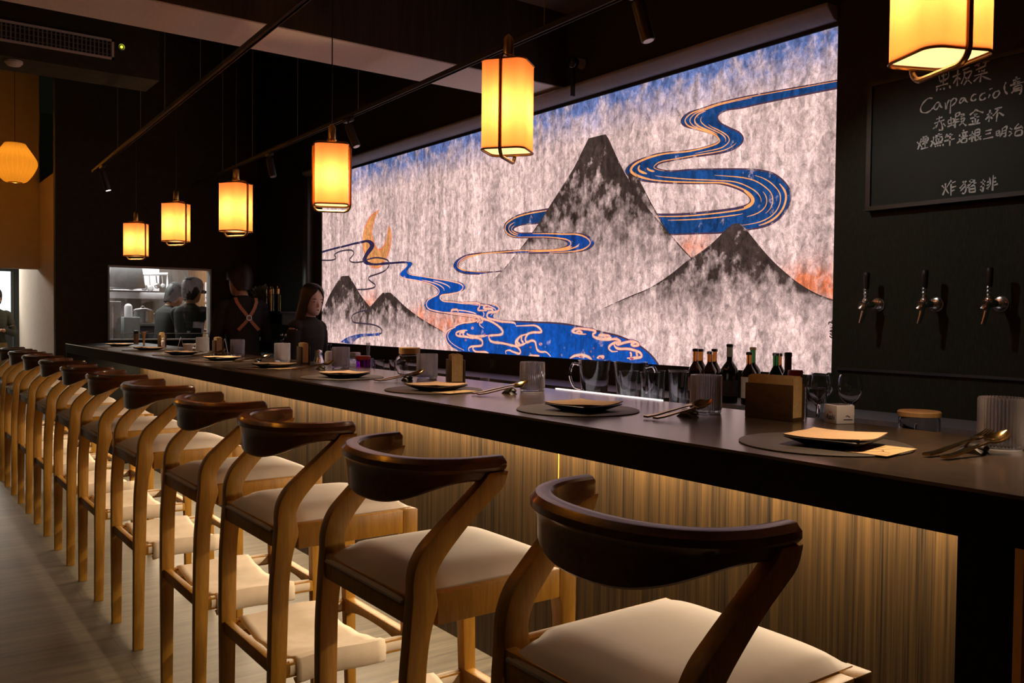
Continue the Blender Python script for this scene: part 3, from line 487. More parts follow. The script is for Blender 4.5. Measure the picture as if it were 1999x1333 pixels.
AG = [(.1, 0, 1, .007), (.22, .05, .30, .005), (.34, .13, .28, .007), (.5, .16, .32, .005), (.62, .2, .40, .005), (.85, .3, .55, .005), (.13, .45, .62, .009), (.3, .52, .58, .013), (.55, .53, .56, .010),
      (.30, .60, .83, .005), (.6, .66, .86, .005), (.78, .70, .92, .005), (.90, .75, .90, .010), (.45, .78, .9, .005), (.06, .78, .88, .016), (.3, .9, .99, .005), (.12, .86, 1, .005)]
ribbon('A', 1, (.012, .11, .42), AG)
ribbon('C1', 1, NAVY, [(.12, 0, 1, .008), (.5, .45, .95, .007), (.8, .5, .9, .006)])
def mountain(k, lay, fade, dark, edge=1.0, top=1.0, rows=46, cols=26, base=0):
    l, r = ART[k]
    L_ = catmull(l, 80); R_ = catmull(r, 80)
    z1 = min(L_[0][1], R_[0][1]); z0 = max(L_[-1][1], R_[-1][1])
    def at(P, z):
        for i in range(len(P)-1):
            if P[i][1] >= z >= P[i+1][1]:
                d = P[i][1]-P[i+1][1]; u = (P[i][1]-z)/d if d > 1e-6 else 0
                return P[i][0]+(P[i+1][0]-P[i][0])*u
        return P[-1][0] if z < P[-1][1] else P[0][0]
    vs = []; ik = []
    for j in range(rows+1):
        h = (j/rows); z = z1-(z1-z0)*h
        yl, yr = at(L_, z), at(R_, z)
        for i in range(cols+1):
            u = i/cols; u = .5-.5*cos(pi*u)
            vs.append((yl+(yr-yl)*u, z))
            e = min(abs(u*(yl-yr)), abs((1-u)*(yl-yr)))
            d = top*exp(-h/.22) + edge*.55*exp(-e/.055)*exp(-h/.8) + dark*exp(-h/fade)
            d *= min(1, (1-h)/.35) if h > .65 else 1
            ik.append(min(d, 1.6))
    mu.poly(vs, [(j*(cols+1)+i, j*(cols+1)+i+1, (j+1)*(cols+1)+i+1, (j+1)*(cols+1)+i) for j in range(rows) for i in range(cols)], lay, (.07, .065, .06), ik)
    mu.line(L_[:72:3], .006, lay+.4, INK, 1.2, n=90); mu.line(R_[:72:3], .006, lay+.4, INK, 1.2, n=90)
mountain('MB', 2, .9, .8, .5, .5)
mountain('M1', 3, 1.1, .85, 1.3, .9)
ribbon('C2', 4, (.008, .11, .62), [(.15, 0, .95, .007), (.88, .04, .5, .008), (.5, .3, .5, .008), (.3, .33, .46, .01), (.65, .62, .9, .006)])
mountain('M2', 5, .75, .95, 1.5, 1.7)
a, b = ART['moon']
A = catmull(a, 60); B = catmull(b, 60)
mu.fill(A+B[::-1], 2, (1.0, .60, .22), 2, .1)
for P in (a, b): mu.line(P, .012, 2.4, (1.2, .36, .14), .9, n=60)
mountain('M3', 3, 1.0, .95, 1.2, 1.0)
mountain('M4', 4, .9, .85, 1.2, 1.0)
a, b = ART['D']; A = catmull(a, 90); B = catmull(b, 90)
mu.fill(A+B[::-1], 4, (.035, .04, .14), 2, .4)
for q in ART['loops']: mu.line(q, .013, 5, (.07, .07, .11), 2, n=80, taper=False)
mu.fill(catmull(ART['stream'][0], 40)+catmull(ART['stream'][1], 40)[::-1], 5, (.02, .10, .50), .9, .1)
mu.fill(catmull(ART['lake'], 160)[:-1], 4, BLUE, 2, .2)
ribbon('river', 4.2, BLUE, [(.06, .05, 1, .009), (.94, .12, .9, .009), (.3, .24, .36, .008), (.55, .27, .36, .008), (.4, .6, .72, .008), (.72, .78, .96, .009)], outline=PINK, ow=.004, op=.2)
mu.line(ART['lake'][:16], .010, 6, DARK, n=90, taper=False)
for q in ART['gold']:
    mu.line(q, .021, 6.2, (.2, .11, .34), .9, n=len(q)*7); mu.line(q, .013, 6.8, PINK, n=len(q)*7)
for (y, z, ry, rz) in ART['blobs']:
    pts = [(y+.8*ry*cos(a*pi/10), z+.8*rz*sin(a*pi/10)) for a in range(20)]
    mu.fill(pts, 7, PINK, 1.6, .3)
    mu.line([(y+ry*.7*(1-a/16)*cos(a*pi/5), z+rz*.7*(1-a/16)*sin(a*pi/5)) for a in range(13)], .007, 7.6, (.5, .2, .3), 1.4, n=50)
for q in ART['sign']: mu.line(q, .006, 6, INK, 1.5, n=20)
me = bpy.data.meshes.new('wall_mural'); me.from_pydata(mu.v, [], mu.f)
ca = me.attributes.new('tint', 'FLOAT_COLOR', 'POINT'); ca.data.foreach_set('color', [c for q in mu.t for c in (*q, 1)])
cb = me.attributes.new('ink', 'FLOAT_COLOR', 'POINT'); cb.data.foreach_set('color', [c for q in mu.i for c in (q[0], q[1], 0, 1)])
me.materials.append(mural_material())
bm = bmesh.new(); bm.from_mesh(me)
for f in bm.faces:
    f.normal_update()
    if f.normal.x > 0: f.normal_flip()
bm.to_mesh(me); bm.free()
mural = bpy.data.objects.new('mural', me); C.objects.link(mural)
tag(mural, 'wide back-lit paper mural of grey mountains, blue winding river and orange moon', 'mural')
# ---------------------------------------------------------------- bar counter
ct = thing('bar_counter', 'long dark brown bar counter with black front edge and lit walnut panel below', 'counter', (0, 0, 0))
YE = 8.55
MB().box(XF, XB_, .50, YE, T-.006, T).obj('worktop', 'counter', ct, smooth=False)
MB().box(XF, XB_, .50, YE, T-.08, T-.0061).obj('edge_slab', 'apron', ct, smooth=False)
MB().box(2.01, 2.05, .72, YE-.05, 0, T-.081).obj('front_panel', 'walnut', ct, smooth=False)['label'] = 'vertical grain walnut front panel'
MB().box(2.0085, 2.0099, 2.442, 2.446, 0, T-.08).obj('panel_seam', 'post', ct, smooth=False)
MB().box(XF+.002, 2.05, .613, .70, 0, T-.0805).obj('end_panel', 'apron', ct, smooth=False)
MB().box(XF+.002, 2.05, .600, .6129, 0, T-.0805).obj('end_board', 'post', ct, smooth=False)['label'] = 'orange wooden end face'
MB().box(XF+.004, 2.05, YE-.05, YE, 0, T-.081).obj('end_panel', 'apron', ct, smooth=False)
MB().box(1.925, 1.965, .78, 8.4, T-.09, T-.082).obj('light_strip', 'led', ct, smooth=False)
sc_ = thing('service_counter', 'dark steel work counter behind the raised bar top', 'counter')
MB().box(2.051, 2.38, .3, YE, 1.02, 1.05).obj('worktop', 'dsteel', sc_, smooth=False)
MB().box(2.075, 2.36, .35, YE-.05, 0, 1.0199).obj('body', 'black', sc_, smooth=False)
MB().box(2.052, 2.060, 1.98, 2.52, 1.05, 1.1035).obj('edge_glint', 'glint_glow', sc_, smooth=False)['label'] = 'thin bright white edge strip glowing in place of a reflection'  # glowing strip stands in for a reflection along the counter's back edge
bb = thing('back_bar_counter', 'grey topped back bar counter running under the mural', 'counter')
MB().box(2.98, 3.285, -.8, 8.6, .96, 1.0).obj('worktop', 'backbar', bb, smooth=False)
MB().box(3.0, 3.285, -.8, 8.6, 0, .9599).obj('body', 'black', bb, smooth=False)

# ---------------------------------------------------------------- bar stools
ZS = .80                        # top of the seat frame
def crest_mesh():
    m = MB(); n = 44; rings = []
    for i in range(n+1):
        u = i/n; th = (u-.5)*pi; s_ = abs(2*u-1)
        y = .222*math.copysign(abs(sin(th))**.85, sin(th)); x = .222-.197*abs(cos(th))**.72
        # outward direction in plan
        e = 1e-3; th2 = th+e; th1 = th-e
        f = lambda q: Vector((.222-.197*abs(cos(q))**.72, .222*math.copysign(abs(sin(q))**.85, sin(q)), 0))
        q2 = min(pi/2-1e-4, th2); q1 = max(-pi/2+1e-4, th1)
        t = (f(q2)-f(q1)).normalized()
        o = Vector((-t.y, t.x, 0))
        zt = 1.065+.004*s_
        # lower edge: hangs low in the middle of the back, sweeps up, then drops a little to meet the leg
        ks = [(-.2, .968), (0, .962), (.2, .967), (.4, .983), (.6, 1.004), (.75, 1.016), (.86, 1.019), (.94, 1.016), (1, 1.018), (1.1, 1.02)]
        for k in range(1, len(ks)-2):
            if ks[k][0] <= s_ <= ks[k+1][0]:
                q = (s_-ks[k][0])/(ks[k+1][0]-ks[k][0]); p0, p1, p2, p3 = (ks[k+e][1] for e in (-1, 0, 1, 2))
                zb = .5*(2*p1+(p2-p0)*q+(2*p0-5*p1+4*p2-p3)*q*q+(3*p1-p0-3*p2+p3)*q**3)
        th_ = .019-.004*s_; p = Vector((x, y, 0))
        def P(d, z): return p+o*d+Vector((0, 0, z))
        rings.append([P(th_, zt-.005), P(th_+.005, zt-.010), P(th_+.005, zt-.022), P(th_-.003, zt-.031), P(th_-.006, (zt+zb)/2), P(th_-.008, zb+.004), P(th_-.012, zb), P(-th_+.006, zb), P(-th_+.002, zb+.004),
                      P(-th_, (zt+zb)/2), P(-th_, zt-.005), P(-th_+.004, zt), P(0, zt+.002), P(th_-.004, zt)])
    # rounded tips
    for end in (0, -1):
        r = rings[end]; c = sum((Vector(v) for v in r), Vector())/len(r); d = Vector((.008, 0, 0))
        sm = [c+(Vector(v)-c)*.72+d for v in r]
        if end == 0: rings.insert(0, sm)
        else: rings.append(sm)
    return m.loft(rings)
REAR = [(-.004, .034, 0), (-.004, .037, .25), (-.004, .041, .45), (-.002, .044, .62), (.003, .050, .70), (.006, .060, .745), (.008, .068, .77), (.010, .070, .80)]
def rear_leg_mesh(s):
    # stations: (rear x, z) / (front x, z)
    rr = [(a, z) for a, b, z in REAR]+[(.011, .835), (.018, .865), (.036, .897), (.070, .930), (.106, .962), (.140, .992), (.172, 1.02), (.186, 1.036)]
    ff = [(b, z) for a, b, z in REAR]+[(.062, .825), (.061, .843), (.078, .868), (.117, .912), (.157, .956), (.196, .982), (.222, 1.012), (.231, 1.036)]
    m = MB(); rings = []
    ff = [(b, z) for a, b, z in REAR[:-1]]+[(.068, .79), (.0635, .812), (.0635, .836), (.080, .868), (.117, .910), (.158, .950), (.198, .982), (.224, 1.005), (.236, 1.036)]
    nn = 5*(len(rr)-1); rr = catmull(rr, nn); ff = catmull(ff, nn)
    for (xr, zr), (xf, zf) in zip(rr, ff):
        z = (zr+zf)/2
        yo = .205+.022*min(1, z/.75) + .009*min(1, max(0, (z-.85)/.15))
        w = .026+.008*min(1, z/.6) - .006*min(1, max(0, (z-.85)/.15))
        a, b = s*yo, s*(yo-w)
        rings.append([(xr, a, zr), (xf, a, zf), (xf, b, zf), (xr, b, zr)])
    return m.loft(rings)
def make_stool(label):
    t = thing('bar_stool', label, 'stool', group='bar stools along the counter')
    crest_mesh().obj('backrest', 'crest', t)
    for s in (-1, 1): rear_leg_mesh(s).obj('leg', 'stool_wood', t, bev=.0035)
    for s in (-1, 1):
        m = MB(); rings = []
        for z, x0, x1, w in ((0, .415, .444, .028), (.4, .405, .440, .034), (.68, .398, .438, .038), (.72, .394, .438, .042), (.735, .388, .437, .046), (.8, .388, .437, .046)):
            yo = .205+.022*min(1, z/.75); rings.append([(x0, s*yo, z), (x1, s*yo, z), (x1, s*(yo-w), z), (x0, s*(yo-w), z)])
        m.loft(rings).obj('leg', 'stool_wood', t, bev=.0035)
    m = MB()
    m.box(.068, .389, -.226, -.200, ZS-.066, ZS).box(.068, .389, .200, .226, ZS-.066, ZS)
    m.box(.012, .036, -.199, .199, ZS-.062, ZS-.004).box(.410, .435, -.183, .183, ZS-.062, ZS-.002)
    m.obj('seat_frame', 'stool_wood', t, bev=.003)
    # cushion: slab with a domed top, rolled over the back rail
    n = 20; rings = []
    m = MB(); g = []
    X0, X1, Y1 = .006, .428, .197
    for i in range(n+1):
        row = []
        for j in range(n+1):
            u, v = i/n*2-1, j/n*2-1
            x = X0+(X1-X0)*(u+1)/2; y = Y1*v
            if x < .07: y *= .93
            k = (1-abs(u)**4.5)*(1-abs(v)**4.5); z = ZS+.001+.031*max(0, k)**.5
            # the back edge rolls down towards the rear rail
            if u < -.45: z -= .016*((-.45-u)/.55)**2
            row.append((x, y, z))
        g.append(row)
    vs = [p for r in g for p in r]; fs = [(i*(n+1)+j, i*(n+1)+j+1, (i+1)*(n+1)+j+1, (i+1)*(n+1)+j) for i in range(n) for j in range(n)]
    rim = [(i, 0) for i in range(n+1)]+[(n, j) for j in range(1, n+1)]+[(i, n) for i in range(n-1, -1, -1)]+[(0, j) for j in range(n-1, 0, -1)]
    k = len(vs); vs += [(g[i][j][0], g[i][j][1], ZS-.020 if g[i][j][0] < .02 else ZS-.012) for i, j in rim]
    R = len(rim)
    fs += [(rim[q][0]*(n+1)+rim[q][1], k+q, k+(q+1) % R, rim[(q+1) % R][0]*(n+1)+rim[(q+1) % R][1]) for q in range(R)]
    fs.append(tuple(range(k, k+R)))
    m.add(vs, fs).obj('cushion', 'leather', t)
    # stretchers: footrest in front with an arched lower edge, plain one behind
    m = MB(); rings = []
    for i in range(13):
        v = i/12*2-1; y = .19*v; d = .026+.026*abs(v)**3
        rings.append([(.405, y, .43), (.435, y, .43), (.435, y, .43-d), (.405, y, .43-d)])
    m.loft(rings).obj('footrest', 'stool_wood', t, bev=.003)
    MB().box(.004, .028, -.19, .19, .395, .432).obj('stretcher', 'stool_wood', t, bev=.003)
    for s in (-1, 1): MB().box(.034, .412, s*.205-.011, s*.205+.011, .385, .424).obj('side_rail', 'stool_wood', t, bev=.003)
    # canvas sling for bags: sheet sagging between the side rails and wrapped round them
    m = MB(); nx, nyy = 12, 28; prof = []
    for j in range(nyy+1):
        v = j/nyy*2-1; prof.append((v*.196, .432-.034*(1-v*v)))
    left = [(-.196, .374), (-.214, .366), (-.222, .378), (-.222, .415), (-.212, .432)]
    line = left+prof[1:-1]+[(-a, b) for a, b in left[::-1]]
    for th, flip in ((0, 0),):
        rows = []
        for i in range(nx+1):
            x = .062+.27*i/nx
            rows.append([(x+.006*sin(9*y+3)*(1 if i in (0, nx) else 0), y, z+.0035*sin(23*x+11*y)+.002*sin(61*y+5*x)) for y, z in line])
        L2 = len(line); vs = [p for r in rows for p in r]
        fs = [(i*L2+j, i*L2+j+1, (i+1)*L2+j+1, (i+1)*L2+j) for i in range(nx) for j in range(L2-1)]
        m.add(vs, fs)
    o = m.obj('canvas_sling', 'canvas', t)
    for s in (-1, 1):
        m = MB(); m.tube([(x, s*.205, .4045+.001*sin(40*x)) for x in [.05+.345*i/14 for i in range(15)]], .0135, 10, ry=.0225+.0); m.obj('canvas_sleeve', 'canvas', o)
    sd = o.modifiers.new('cloth_thickness', 'SOLIDIFY'); sd.thickness = .004
    return t
SY = [1.005, 1.735, 2.45, 3.12, 3.93, 4.68, 5.40, 6.17, 6.92, 7.67, 8.35]
SL = ['curved-back walnut bar stool nearest the camera with beige leather seat']+['curved-back walnut bar stool, %s in the row from the camera' % ORD[i] for i in range(1, 10)]+['curved-back walnut bar stool at the far end of the row']
st0 = make_stool(SL[0]); st0.location = (.86, SY[0], 0)
for i in range(1, 11): dup(st0, (.86, SY[i], 0), 0, SL[i])
# ---------------------------------------------------------------- pendant lanterns over the counter
def pendant(name, label, x, y, zb, zt, rz, power):
    # zb / zt: underside of the rod loop and top of the brass cap
    t = thing('pendant_lantern', label, 'lamp', (x, y, zb), rz, 'square fabric lanterns hanging over the counter')
    H = zt-zb; w = .148; sb, st = .032, H-.085
    m = MB(); n = 7
    out = rrect(w, w, .030, n)
    m.loft([[(a, b, z) for a, b in out] for z in (sb, (sb+st)/2, st)], False)
    shd = m.obj('shade', 'shade', t)
    m = MB()
    for z in (sb, st): MB().tube([(a*1.004, b*1.004, z) for a, b in out], .0028, 6, closed=True).obj('shade_rim', 'dbrass', shd)
    MB().loft([[(a*.97, b*.97, z) for a, b in out] for z in (sb+.006, sb+.009)]).obj('diffuser', 'diffuser', t)
    # rod loop that runs over the top, down two faces and under the shade
    hw = w/2+.009; r = .03
    pts = []
    for cx_, cz_, a0 in ((hw-r, st+.016-r, 0), (-hw+r, st+.016-r, 90), (-hw+r, .006+r, 180), (hw-r, .006+r, 270)):
        for i in range(7):
            a = radians(a0+15*i); pts.append((cx_+r*cos(a), 0, cz_+r*sin(a)))
    MB().tube(pts, .0062, 8, closed=True, up=Vector((0, 1, 0))).obj('rod_loop', 'dbrass', t)
    MB().lathe([(.006, st+.018), (.021, st+.018), (.022, st+.026), (.0175, st+.03), (.0175, H-.004), (.015, H), (.004, H+.012)], n=20).obj('brass_cap', 'brass', t)
    MB().cyl((0, 0, H+.01), (0, 0, (3.13 if y < 3.9 else 4.7)-zb), .0026, 6).obj('cord', 'black', t)
    b = MB(); zc = sb+(st-sb)*.46
    b.ball((0, 0, zc), .016, n=12, m=8); b.cyl((0, 0, zc+.012), (0, 0, st+.02), .010, 10)
    MB().box(-w/2+.004, w/2-.004, -.004, .004, st-.006, st-.001).obj('lamp_holder', 'dbrass', t)
    l = point('pendant_bulb_light', (0, 0, zc), power, (1, .60, .30), .022); l.parent = t
    dl = area('pendant_down_light', (0, 0, 0), (0, 0, -1), .11, .11, 3.0, (1, .68, .42)); dl.data.spread = radians(88); dl.parent = t; dl.matrix_world = Matrix.Identity(4); dl.location = (0, 0, sb+.004)
MT['shade'] = shade_mat('amber_fabric_shade', (1.0, .33, .11))
PL = [(.907, 1.845, 2.26, 65), (2.352, 1.875, 2.278, 37), (3.71, 1.831, 2.218, 155), (4.995, 1.807, 2.195, 121), (6.205, 1.828, 2.201, 125), (7.312, 1.785, 2.156, 132), (-.45, 1.84, 2.25, 30)]
PN = ['amber square lantern cut by the top of the picture beside the chalkboard', 'amber square lantern hanging in front of the blue edge of the mural', 'amber square lantern with its rod loop face on, at the left edge of the mural',
      'amber square lantern hanging above the man with crossed straps', 'amber square lantern above the right part of the kitchen window', 'amber square lantern furthest from the camera, above the kitchen window', 'amber square lantern past the near counter end, outside the right of the picture']
for (y, zb, zt, rz), lb in zip(PL, PN): pendant('pendant_lantern', lb, 1.70, y, zb, zt, radians(rz), 2.7)

# ---------------------------------------------------------------- bubble lamp, air grille, indicator, detector
bl = thing('bubble_lamp', 'ribbed orange bubble lamp hanging at the left before the ochre bulkhead', 'lamp', (1.19, 10, 2.66))
prof = [(.062, .0), (.10, .012), (.15, .075), (.188, .15), (.198, .19), (.185, .235), (.145, .30), (.105, .36), (.09, .385)]
cp = catmull(prof, 28)
MB().lathe([(r, z, .0045) for r, z in cp], n=160, rib=26, cap=False).obj('lamp_shade', shade_mat('orange_bubble_shade', (1.0, .50, .08), .7), bl)
MB().lathe([(.02, .384), (.09, .384), (.088, .39), (.02, .396)], n=24).obj('lamp_cap', 'brass', bl)
MB().tube([(.063*cos(a*pi/12), .063*sin(a*pi/12), .002) for a in range(24)], .004, 6, closed=True).obj('bottom_ring', 'brass', bl)
MB().cyl((0, 0, .39), (0, 0, 2.04), .003, 6).obj('cord', 'wire', bl)
l = point('bubble_bulb_light', (0, 0, .2), 1.7, (1, .68, .24), .04); l.parent = bl
for q, e, lb in (((-.2, 3.3, 2.36), 22, 'ribbed orange bubble lamp over the near aisle, outside the left edge of the picture'), ((.40, 10.9, 2.66), 26, 'added unseen bubble lamp further left along the bulkhead, brightening its wall')):  # unseen lamps: first warms the beam soffit, second is added to brighten the bulkhead
    b2 = dup(bl, q, 0, lb)
    for c in b2.children:
        if c.type == 'LIGHT': c.data = c.data.copy(); c.data.energy = e
vg = thing('air_vent', 'long pale framed air grille on the dark bulkhead at top left', 'vent', (0, 5.998, 0))
m = MB(); x0, x1, z0, z1 = -.9, 1.263, 2.962, 3.088
m.box(x0, x1, -.012, 0, z0, z0+.014).box(x0, x1, -.012, 0, z1-.014, z1).box(x0, x0+.014, -.012, 0, z0, z1).box(x1-.014, x1, -.012, 0, z0, z1)
m.obj('frame', 'white', vg, smooth=False)
MB().box(x0, x1, -.002, 0, z0, z1).obj('backing', 'black', vg, smooth=False)
m = MB(); k = 0; x = x0+.03
while x < x1-.02: m.box(x, x+.009, -.009, -.003, z0+.014, z1-.014); x += .024
for i in range(1, 4): m.box(x0, x1, -.0085, -.004, z0+(z1-z0)*i/4-.002, z0+(z1-z0)*i/4+.002)
m.obj('louvres', MT['greyc'], vg, smooth=False)
ind = thing('indicator_light', 'small round green indicator light right of the air grille', 'indicator', (1.309, 5.999, 3.053))
MB().tube([(.02*cos(a*pi/8), -.004, .02*sin(a*pi/8)) for a in range(16)], .004, 6, closed=True, up=Vector((0, 1, 0))).obj('ring', 'steel', ind)
MB().ball((0, -.004, 0), .009).obj('lens', 'gled', ind)
tag(MB().lathe([(.05, .0), (.05, -.012), (.035, -.028), (.012, -.032)], c=(.72, 6.09, 2.88), n=24).obj('smoke_detector', 'white'), 'small white round smoke detector under the dark bulkhead at far left', 'detector')

# ---------------------------------------------------------------- light tracks, wires and spots
def track(name, p0, p1, label, wires, tops):
    t = thing(name, label, 'light track')
    a, b = Vector(p0), Vector(p1); d = (b-a).normalized(); s = Vector((0, 0, 1)).cross(d)
    m = MB()
    def bar(o0, o1, z0, z1):
        r = [[q+s*o0+Vector((0, 0, z0)), q+s*o1+Vector((0, 0, z0)), q+s*o1+Vector((0, 0, z1)), q+s*o0+Vector((0, 0, z1))] for q in (a, b)]
        m.loft(r)
    bar(-.013, .013, .010, .022); bar(-.013, -.009, 0, .010); bar(.009, .013, 0, .010); bar(-.0025, .0025, .004, .010)
    m.obj('rail', 'track', t, smooth=False)
    for y, zt in zip(wires, tops):
        q = a+(b-a)*((y-a.y)/(b.y-a.y))
        MB().cyl((q.x, q.y, q.z+.022), (q.x, q.y, zt), .0022, 6).obj('wire', 'wire', t)
    return t
T1a, T1b = (1.515, 7.95, 2.53), (1.22, .6, 2.53)
T2a, T2b = (2.40, 8.2, 2.53), (2.19, 1.2, 2.53)
track('light_track', T1a, T1b, 'left black light track running to the far end on thin wires', (6.87, 6.07, 5.39, 4.6), (4.7, 4.7, 4.7, 4.7))
track('light_track', T2a, T2b, 'right black light track passing in front of the mural on thin wires', (7.3, 6.54, 5.61, 4.65, 2.85), (4.7, 4.7, 4.7, 4.7, 3.13))
def spot(x, y, z, dx, dy, L, lens, label):
    t = thing('track_spot', label, 'spotlight', (x, y, z), 0, 'black spots on the light tracks')
    MB().box(-.014, .014, -.05, .05, -.022, 0).obj('adapter', 'black', t, bev=.003)
    MB().cyl((0, 0, -.02), (0, 0, -.05), .006, 10).obj('stem', 'black', t)
    d = Vector((dx, dy, -1)).normalized(); p = Vector((0, 0, -.04)); e = p+d*L
    hd = MB().tube([p, p+d*.004, e-d*.004, e], [.020, .025, .025, .023], 20).obj('head', 'black', t)
    if not lens and y < 3:
        l = bpy.data.lights.new('added_spot_light', 'SPOT'); l.energy = 15; l.spot_size = radians(80); l.spot_blend = .6; l.color = (1, .95, .85); l.shadow_soft_size = .02  # light added to brighten the chalkboard and taps, aimed apart from the head
        lo = bpy.data.objects.new('added_spot_light', l); C.objects.link(lo); lo.parent = t; lo.location = e+d*.01; lo.rotation_euler = (Vector((.75, -.40, -.72))).to_track_quat('-Z', 'Y').to_euler()
    MB().tube([e-d*.003, e+d*.001], .019, 20).obj('lens', 'sled' if lens else 'steel', hd)
spot(1.50, 7.52, 2.53, .25, -.12, .16, True, 'black track spot with lit lens at the far end of the left track')
spot(2.335, 6.15, 2.53, .1, -.3, .14, False, 'black track spot at the far left of the right track, above the fourth lantern')
spot(2.295, 4.78, 2.53, .25, -.35, .14, False, 'black track spot beside the top of the lantern at the mural edge')
spot(2.215, 2.28, 2.53, .12, -.25, .15, False, 'black track spot at the top of the picture above the mural')
cm = thing('security_camera', 'small white ringed dome camera on the dark corner post above the mural', 'camera', (3.2, 3.80, 2.80))
MB().tube([(0, 0, 0), (.05, .02, .01), (.09, .03, .01)], [.022, .024, .03], 14).obj('mount', 'white', cm)
MB().ball((-.02, -.02, -.012), .033).obj('dome', 'dbottle', cm)
MB().box(-.012, .012, 0, .012, -.19, -.02).obj('bracket', 'black', cm)

# ---------------------------------------------------------------- chalkboard
cbd = thing('chalkboard', 'black framed chalkboard with white handwritten menu on the right wall', 'chalkboard', (0, 0, 0))
brd = MB().box(3.263, 3.2895, .5, 2.01, 1.825, 2.305).obj('board', 'board', cbd, smooth=False)
m = MB()
m.box(3.255, 3.2895, 2.01, 2.03, 1.807, 2.32).box(3.255, 3.2895, .48, .5, 1.807, 2.32).box(3.255, 3.2895, .5, 2.01, 1.807, 1.825).box(3.255, 3.2895, .5, 2.01, 2.305, 2.32).box(3.245, 3.255, .48, 2.03, 1.807, 1.813)
m.obj('frame', 'black', cbd, smooth=False)
m = MB()
for q in ART['chalk']:
    n = max(2, 4*len(q)-4); P = catmull(q, n); vs = []; fs = []
    for i, (y, z) in enumerate(P):
        a, b = P[max(i-1, 0)], P[min(i+1, n)]; dx, dy = b[0]-a[0], b[1]-a[1]; l = sqrt(dx*dx+dy*dy) or 1
        w = .0031*(.8+.3*sin(17*y+29*z+i)); vs += [(3.2622, y-dy/l*w, z+dx/l*w), (3.2622, y+dy/l*w, z-dx/l*w)]
        if i: fs.append((2*i-2, 2*i-1, 2*i+1, 2*i))
    m.add(vs, fs)
m.obj('chalk_writing', 'chalk', brd, smooth=False)

# ---------------------------------------------------------------- beer taps
for i, (y, where) in enumerate(((1.985, 'leftmost, nearest the mural'), (1.745, 'middle one of three'), (1.508, 'rightmost of three'))):
    t = thing('beer_tap', 'chrome beer tap with black handle on the dark wall, '+where, 'beer tap', (3.29, y, 1.43), 0, 'beer taps on the wall')
    m = MB(); m.tube([(0, 0, 0), (-.004, 0, 0)], .030, 24); m.tube([(-.004, 0, 0), (-.010, 0, 0), (-.013, 0, 0)], [.026, .024, .016], 24); m.cyl((-.013, 0, 0), (-.045, 0, 0), .011, 16)
    m.obj('wall_flange', 'chrome', t)
    m = MB(); m.tube([(-.04, 0, .0), (-.065, .004, .002), (-.085, .012, -.004), (-.094, .02, -.022)], [.013, .016, .014, .011], 14)
    m.ball((-.072, .006, .012), .017); m.tube([(-.082, .008, .0), (-.095, .024, .0)], [.010, .012], 12)
    m.obj('tap_body', 'chrome', t)
    MB().tube([(-.082, .008, -.012), (-.088, .012, -.045), (-.092, .018, -.075)], [.010, .0085, .0075], 12).obj('spout', 'chrome', t)
    MB().lathe([(.006, 0), (.009, .004), (.007, .012), (.0105, .018), (.007, .026), (.010, .032), (.008, .04)], c=(-.074, .008, .024), n=14).obj('collar', 'chrome', t)
    MB().lathe([(.008, 0), (.010, .01), (.012, .05), (.012, .064), (.009, .068)], c=(-.074, .006, .06), n=14).obj('handle', 'black', t)

# ---------------------------------------------------------------- place settings
ST = [('nearest place setting at the right', 1.10, 12, 1), ('second place setting from the right', 1.90, 8, 0), ('third place setting from the right', 2.69, 15, 1), ('fourth place setting from the right', 3.44, 10, 0),
      ('fifth place setting from the right', 4.24, 12, 1), ('sixth place setting from the right', 5.03, 7, 0), ('seventh place setting from the right', 5.83, 12, 0), ('eighth place setting from the right', 6.65, 9, 0), ('place setting at the far end', 7.55, 14, 0)]
def plate_mesh():
    m = MB(); rings = []
    for w, z in ((.085, 0), (.10, .001), (.165, .016), (.168, .0175), (.164, .019), (.10, .006), (.09, .005)):
        rings.append([(a, b, z) for a, b in rrect(w, w, w*.12, 3)])
    return m.loft(rings)
def spoon_mesh(fork=False):
    m = MB()
    # handle rises over the rest, bowl beyond it (local x away from the guest)
    P = [(0, 0, .004), (.03, 0, .006), (.08, 0, .014), (.125, 0, .021), (.145, 0, .024)]
    rings = []
    for i, (x, y, z) in enumerate(P):
        w = (.0085, .0070, .0052, .0036, .0030)[i]; h = (.0024, .0022, .002, .0018, .0016)[i]
        rings.append([(x, -w, z-h), (x, w, z-h), (x, w, z+h), (x, -w, z+h)])
    m.loft(rings)
    if not fork:
        n, k = 9, 14; rings = []
        for i in range(n+1):
            u = i/n; x = .143+.062*u; w = .0030+.0195*sin(pi*u**.8)**.75 if 0 < u < 1 else .0026
            row = []
            for side in (0, 1):
                for j in range(k+1):
                    v = j/k*2-1
                    if side: v = -v
                    z = .024+.020*u-.0105*sin(pi*u)**.8*(1-v*v)-(.0016 if side else 0)
                    row.append((x, w*v, z))
            rings.append(row)
        m.loft(rings)
    else:
        rings = [[(x, -w, z-.0014), (x, w, z-.0014), (x, w, z+.0014), (x, -w, z+.0014)] for x, w, z in ((.143, .0028, .024), (.158, .010, .026), (.172, .0115, .029))]
        m.loft(rings)
        for q in (-.0088, -.003, .003, .0088): m.tube([(.171, q, .029), (.19, q, .034), (.207, q*.95, .041)], [.0019, .0018, .0012], 6)
    return m
def rest_mesh():
    m = MB()
    m.loft([[(x, y, 0), (x, y+w, 0), (x+.0, y+w*.7, h), (x, y+w*.3, h)] for x, y, w, h in ((-.012, -.030, .06, .010), (-.004, -.034, .068, .016), (.006, -.034, .068, .016), (.016, -.028, .056, .008))])
    m.ball((.006, .0, .012), .016, .030, .010, 12, 8)
    return m
